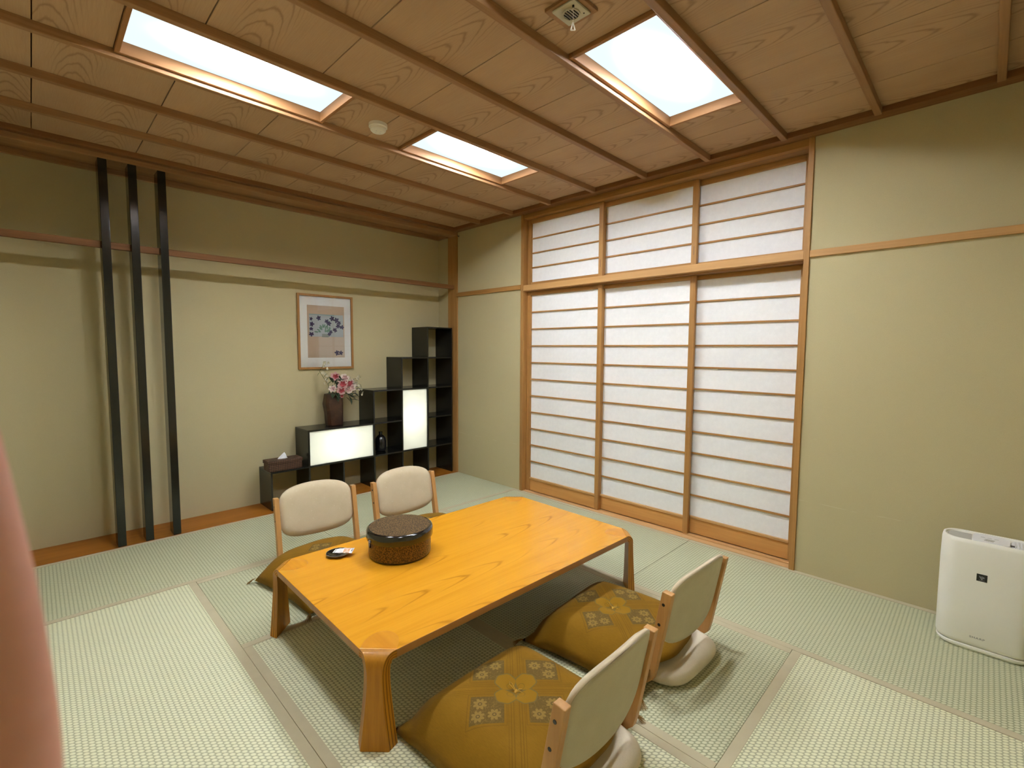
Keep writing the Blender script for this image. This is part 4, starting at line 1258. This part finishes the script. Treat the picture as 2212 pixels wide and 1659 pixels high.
# top deck: grip hollow, control panel, air outlet
bm = bmesh.new(); box(bm, -hx + 0.016, -hx + 0.105, -hy + 0.030, hy - 0.022, 0.488, 0.5045); 
gp = obj('grip_hollow', bm, M['grey_plastic'], ap, bevel=0.006)
bm = bmesh.new(); loft(bm, [[(p[0] + 0.004, p[1], p[2]) for p in stad(0.060, hy - 0.020, z, 0.03)] for z in (0.5032, 0.5105, 0.5115)]); cp = obj('control_panel', bm, M['pale_plastic'], ap, smooth=True, angle=30)
for q, (bx_, by_) in enumerate(((-0.004, -0.034), (0.000, -0.018))):
    bm = bmesh.new(); loft(bm, [[(p[0] + bx_, p[1] + by_, p[2]) for p in stad(0.016, 0.0052, z, 0.005, 5)] for z in (0.5116, 0.5128)]); obj('button', bm, M['grey_plastic'], cp, smooth=True, angle=30)
for q in range(3):
    bm = bmesh.new(); box(bm, -0.030 + 0.022 * q, -0.016 + 0.022 * q, 0.010, 0.013, 0.5116, 0.5121); obj('panel_print', bm, M['ink_grey'], cp)
bm = bmesh.new(); loft(bm, [[(p[0] + 0.108, p[1], p[2]) for p in stad(0.040, hy - 0.022, z, 0.03)] for z in (0.5032, 0.5070)]); ol = obj('air_outlet', bm, M['pale_plastic'], ap, smooth=True, angle=30)
for q in range(6):
    bm = bmesh.new(); box(bm, 0.078 + 0.011 * q, 0.0815 + 0.011 * q, -hy + 0.034, hy - 0.034, 0.5071, 0.5110); obj('louver', bm, M['pale_plastic'], ol, bevel=0.001)
bm = bmesh.new(); loft(bm, [[(p[0] + 0.070, p[1] - 0.028, p[2]) for p in stad(0.013, 0.010, z, 0.009, 6)] for z in (0.5071, 0.5090)]); obj('outlet_mark', bm, M['dark_plastic'], ap)
# badge with cluster emblem
bx0, bz0 = 4.1565 - (PX0 + PX1) / 2, 0.352
bm = bmesh.new(); box(bm, bx0 - 0.0175, bx0 + 0.0175, -hy - 0.0012, -hy + 0.002, bz0 - 0.0165, bz0 + 0.0165); bd = obj('badge', bm, M['badge'], ap, bevel=0.0004)
for (dx, dz, r) in ((-0.0055, 0.003, 0.0026), (0.0, 0.0045, 0.0026), (0.0055, 0.004, 0.0022), (-0.0028, -0.0015, 0.0026), (0.0030, -0.001, 0.0026), (0.0, -0.006, 0.0025), (-0.0075, 0.0065, 0.0016), (0.0078, 0.0, 0.0016)):
    bm = bmesh.new(); lathe(bm, [(r, 0), (r * 0.8, 0.0006)], 12)
    o = obj('emblem_dot', bm, M['dot'], bd); o.rotation_euler = (PI / 2, 0, 0); o.location = (bx0 + dx, -hy - 0.0012, bz0 + dz)
bm = bmesh.new(); box(bm, bx0 - 0.009, bx0 + 0.009, -hy - 0.0015, -hy - 0.0010, bz0 - 0.0115, bz0 - 0.0105); obj('emblem_line', bm, M['dot'], bd)
cu = bpy.data.curves.new('wordmark', 'FONT'); cu.body = 'SHARP'; cu.size = 0.0155; cu.align_x = 'CENTER'; cu.extrude = 0.0002; cu.space_character = 1.15; cu.offset = 0.0004
tmp = bpy.data.objects.new('wordmark_text', cu); COL.objects.link(tmp)
wme = bpy.data.meshes.new_from_object(tmp.evaluated_get(bpy.context.evaluated_depsgraph_get())); wme.name = 'wordmark'
bpy.data.objects.remove(tmp); bpy.data.curves.remove(cu)
wme.materials.clear(); wme.materials.append(M['ink_grey'])
wm = bpy.data.objects.new('wordmark', wme); COL.objects.link(wm); wm.parent = ap
wm.rotation_euler = (PI / 2, 0, 0); wm.location = (4.1555 - (PX0 + PX1) / 2, -hy - 0.0012, 0.066); wm.scale = (1.0, 0.75, 1)

# ------------------------------------------------------------------ wall hook and scuffs
bm = bmesh.new(); tube(bm, [(0.0, 0.0, 0.0), (0, -0.012, 0.0), (0, -0.016, 0.006), (0, -0.016, 0.014)], 0.003, 8)
lathe(bm, [(0.007, -0.004), (0.007, 0.004)], 12)
o = obj('wall_hook', bm, M['dark_plastic'], None, (0.022, -0.006, 2.575), smooth=True)
tag(o, 'tiny dark hook on the wall beside the alcove column near the ceiling', 'hook')

# ------------------------------------------------------------------ hand of the photographer, one finger reaching past the left edge
def hp(x, y, z): return CAM + rt2 * x + up2 * y + fw * z
def make_hand():
    P = {}
    def n(k, x, y, z, r): P[k] = ((x, y, z), r)
    n('elbow', -0.150, -0.330, -0.040, 0.034); n('fore', -0.126, -0.265, -0.018, 0.029); n('wrist', -0.106, -0.205, 0.004, 0.024)
    n('palm', -0.098, -0.160, 0.024, 0.027)
    n('i0', -0.0715, -0.110, 0.048, 0.0115); n('i1', -0.0668, -0.090, 0.058, 0.0102); n('i2', -0.0743, -0.055, 0.068, 0.0086); n('i3', -0.0798, -0.030, 0.0700, 0.0079); n('i4', -0.0862, -0.001, 0.0705, 0.0066)
    n('m0', -0.088, -0.114, 0.044, 0.0115); n('m1', -0.104, -0.082, 0.060, 0.0092); n('m2', -0.121, -0.078, 0.050, 0.0082); n('m3', -0.126, -0.090, 0.034, 0.0070)
    n('r0', -0.102, -0.122, 0.040, 0.0110); n('r1', -0.121, -0.097, 0.056, 0.0086); n('r2', -0.136, -0.096, 0.045, 0.0078); n('r3', -0.139, -0.108, 0.031, 0.0066)
    n('p0', -0.114, -0.134, 0.034, 0.0100); n('p1', -0.132, -0.115, 0.049, 0.0076); n('p2', -0.144, -0.115, 0.039, 0.0068); n('p3', -0.146, -0.124, 0.029, 0.0058)
    n('t0', -0.078, -0.168, 0.016, 0.0160); n('t1', -0.058, -0.138, 0.008, 0.0110); n('t2', -0.051, -0.110, 0.004, 0.0092); n('t3', -0.053, -0.084, 0.001, 0.0078)
    E_ = [('elbow', 'fore'), ('fore', 'wrist'), ('wrist', 'palm'), ('palm', 'i0'), ('i0', 'i1'), ('i1', 'i2'), ('i2', 'i3'), ('i3', 'i4'), ('palm', 'm0'), ('m0', 'm1'), ('m1', 'm2'), ('m2', 'm3'),
          ('palm', 'r0'), ('r0', 'r1'), ('r1', 'r2'), ('r2', 'r3'), ('palm', 'p0'), ('p0', 'p1'), ('p1', 'p2'), ('p2', 'p3'), ('wrist', 't0'), ('t0', 't1'), ('t1', 't2'), ('t2', 't3')]
    keys = list(P)
    base = hp(*P['wrist'][0])
    me = bpy.data.meshes.new('hand')
    me.from_pydata([tuple(hp(*P[k][0]) - base) for k in keys], [(keys.index(a), keys.index(b)) for a, b in E_], [])
    o = bpy.data.objects.new('hand', me); COL.objects.link(o); o.location = base
    sk = o.modifiers.new('skin', 'SKIN'); sk.use_smooth_shade = True
    for i, k in enumerate(keys):
        v = me.skin_vertices[0].data[i]; v.radius = (P[k][1], P[k][1] * (0.80 if k == 'palm' else 1.0)); v.use_root = (k == 'wrist')
    sb_ = o.modifiers.new('subsurf', 'SUBSURF'); sb_.levels = 2; sb_.render_levels = 2
    me.materials.append(M['skin'])
    tag(o, 'hand with one blurred pink finger held close at the left edge', 'hand')
    # nail on the raised finger, on the side away from the room
    bm = bmesh.new()
    a, b = hp(*P['i3'][0]) - base, hp(*P['i4'][0]) - base
    ax = (b - a).normalized(); nn = (-rt2 * 0.55 - fw * 0.85); nn = (nn - ax * nn.dot(ax)).normalized(); ss = ax.cross(nn)
    g = []
    for i in range(7):
        row = []
        for j in range(7):
            u, w = i / 6, j / 6 * 2 - 1
            th = w * 0.95
            row.append(bm.verts.new(a.lerp(b, 0.62 + 0.42 * u) + nn * (0.0066 * math.cos(th)) + ss * (0.0066 * math.sin(th) * (1 - 0.25 * u ** 4))))
        g.append(row)
    for i in range(6):
        for j in range(6): bm.faces.new((g[i][j], g[i + 1][j], g[i + 1][j + 1], g[i][j + 1]))
    obj('fingernail', bm, M['nail'], o, smooth=True)
    bm = bmesh.new()
    e0, e1 = hp(*P['elbow'][0]) - base, hp(*P['fore'][0]) - base
    d = (e1 - e0).normalized()
    tube(bm, [e0 - d * 0.07, e0, e0.lerp(e1, 0.55), e0.lerp(e1, 0.70), e0.lerp(e1, 0.72)], [0.050, 0.046, 0.041, 0.040, 0.036], 24)
    obj('sleeve', bm, M['sleeve'], o, smooth=True, angle=50)
make_hand()
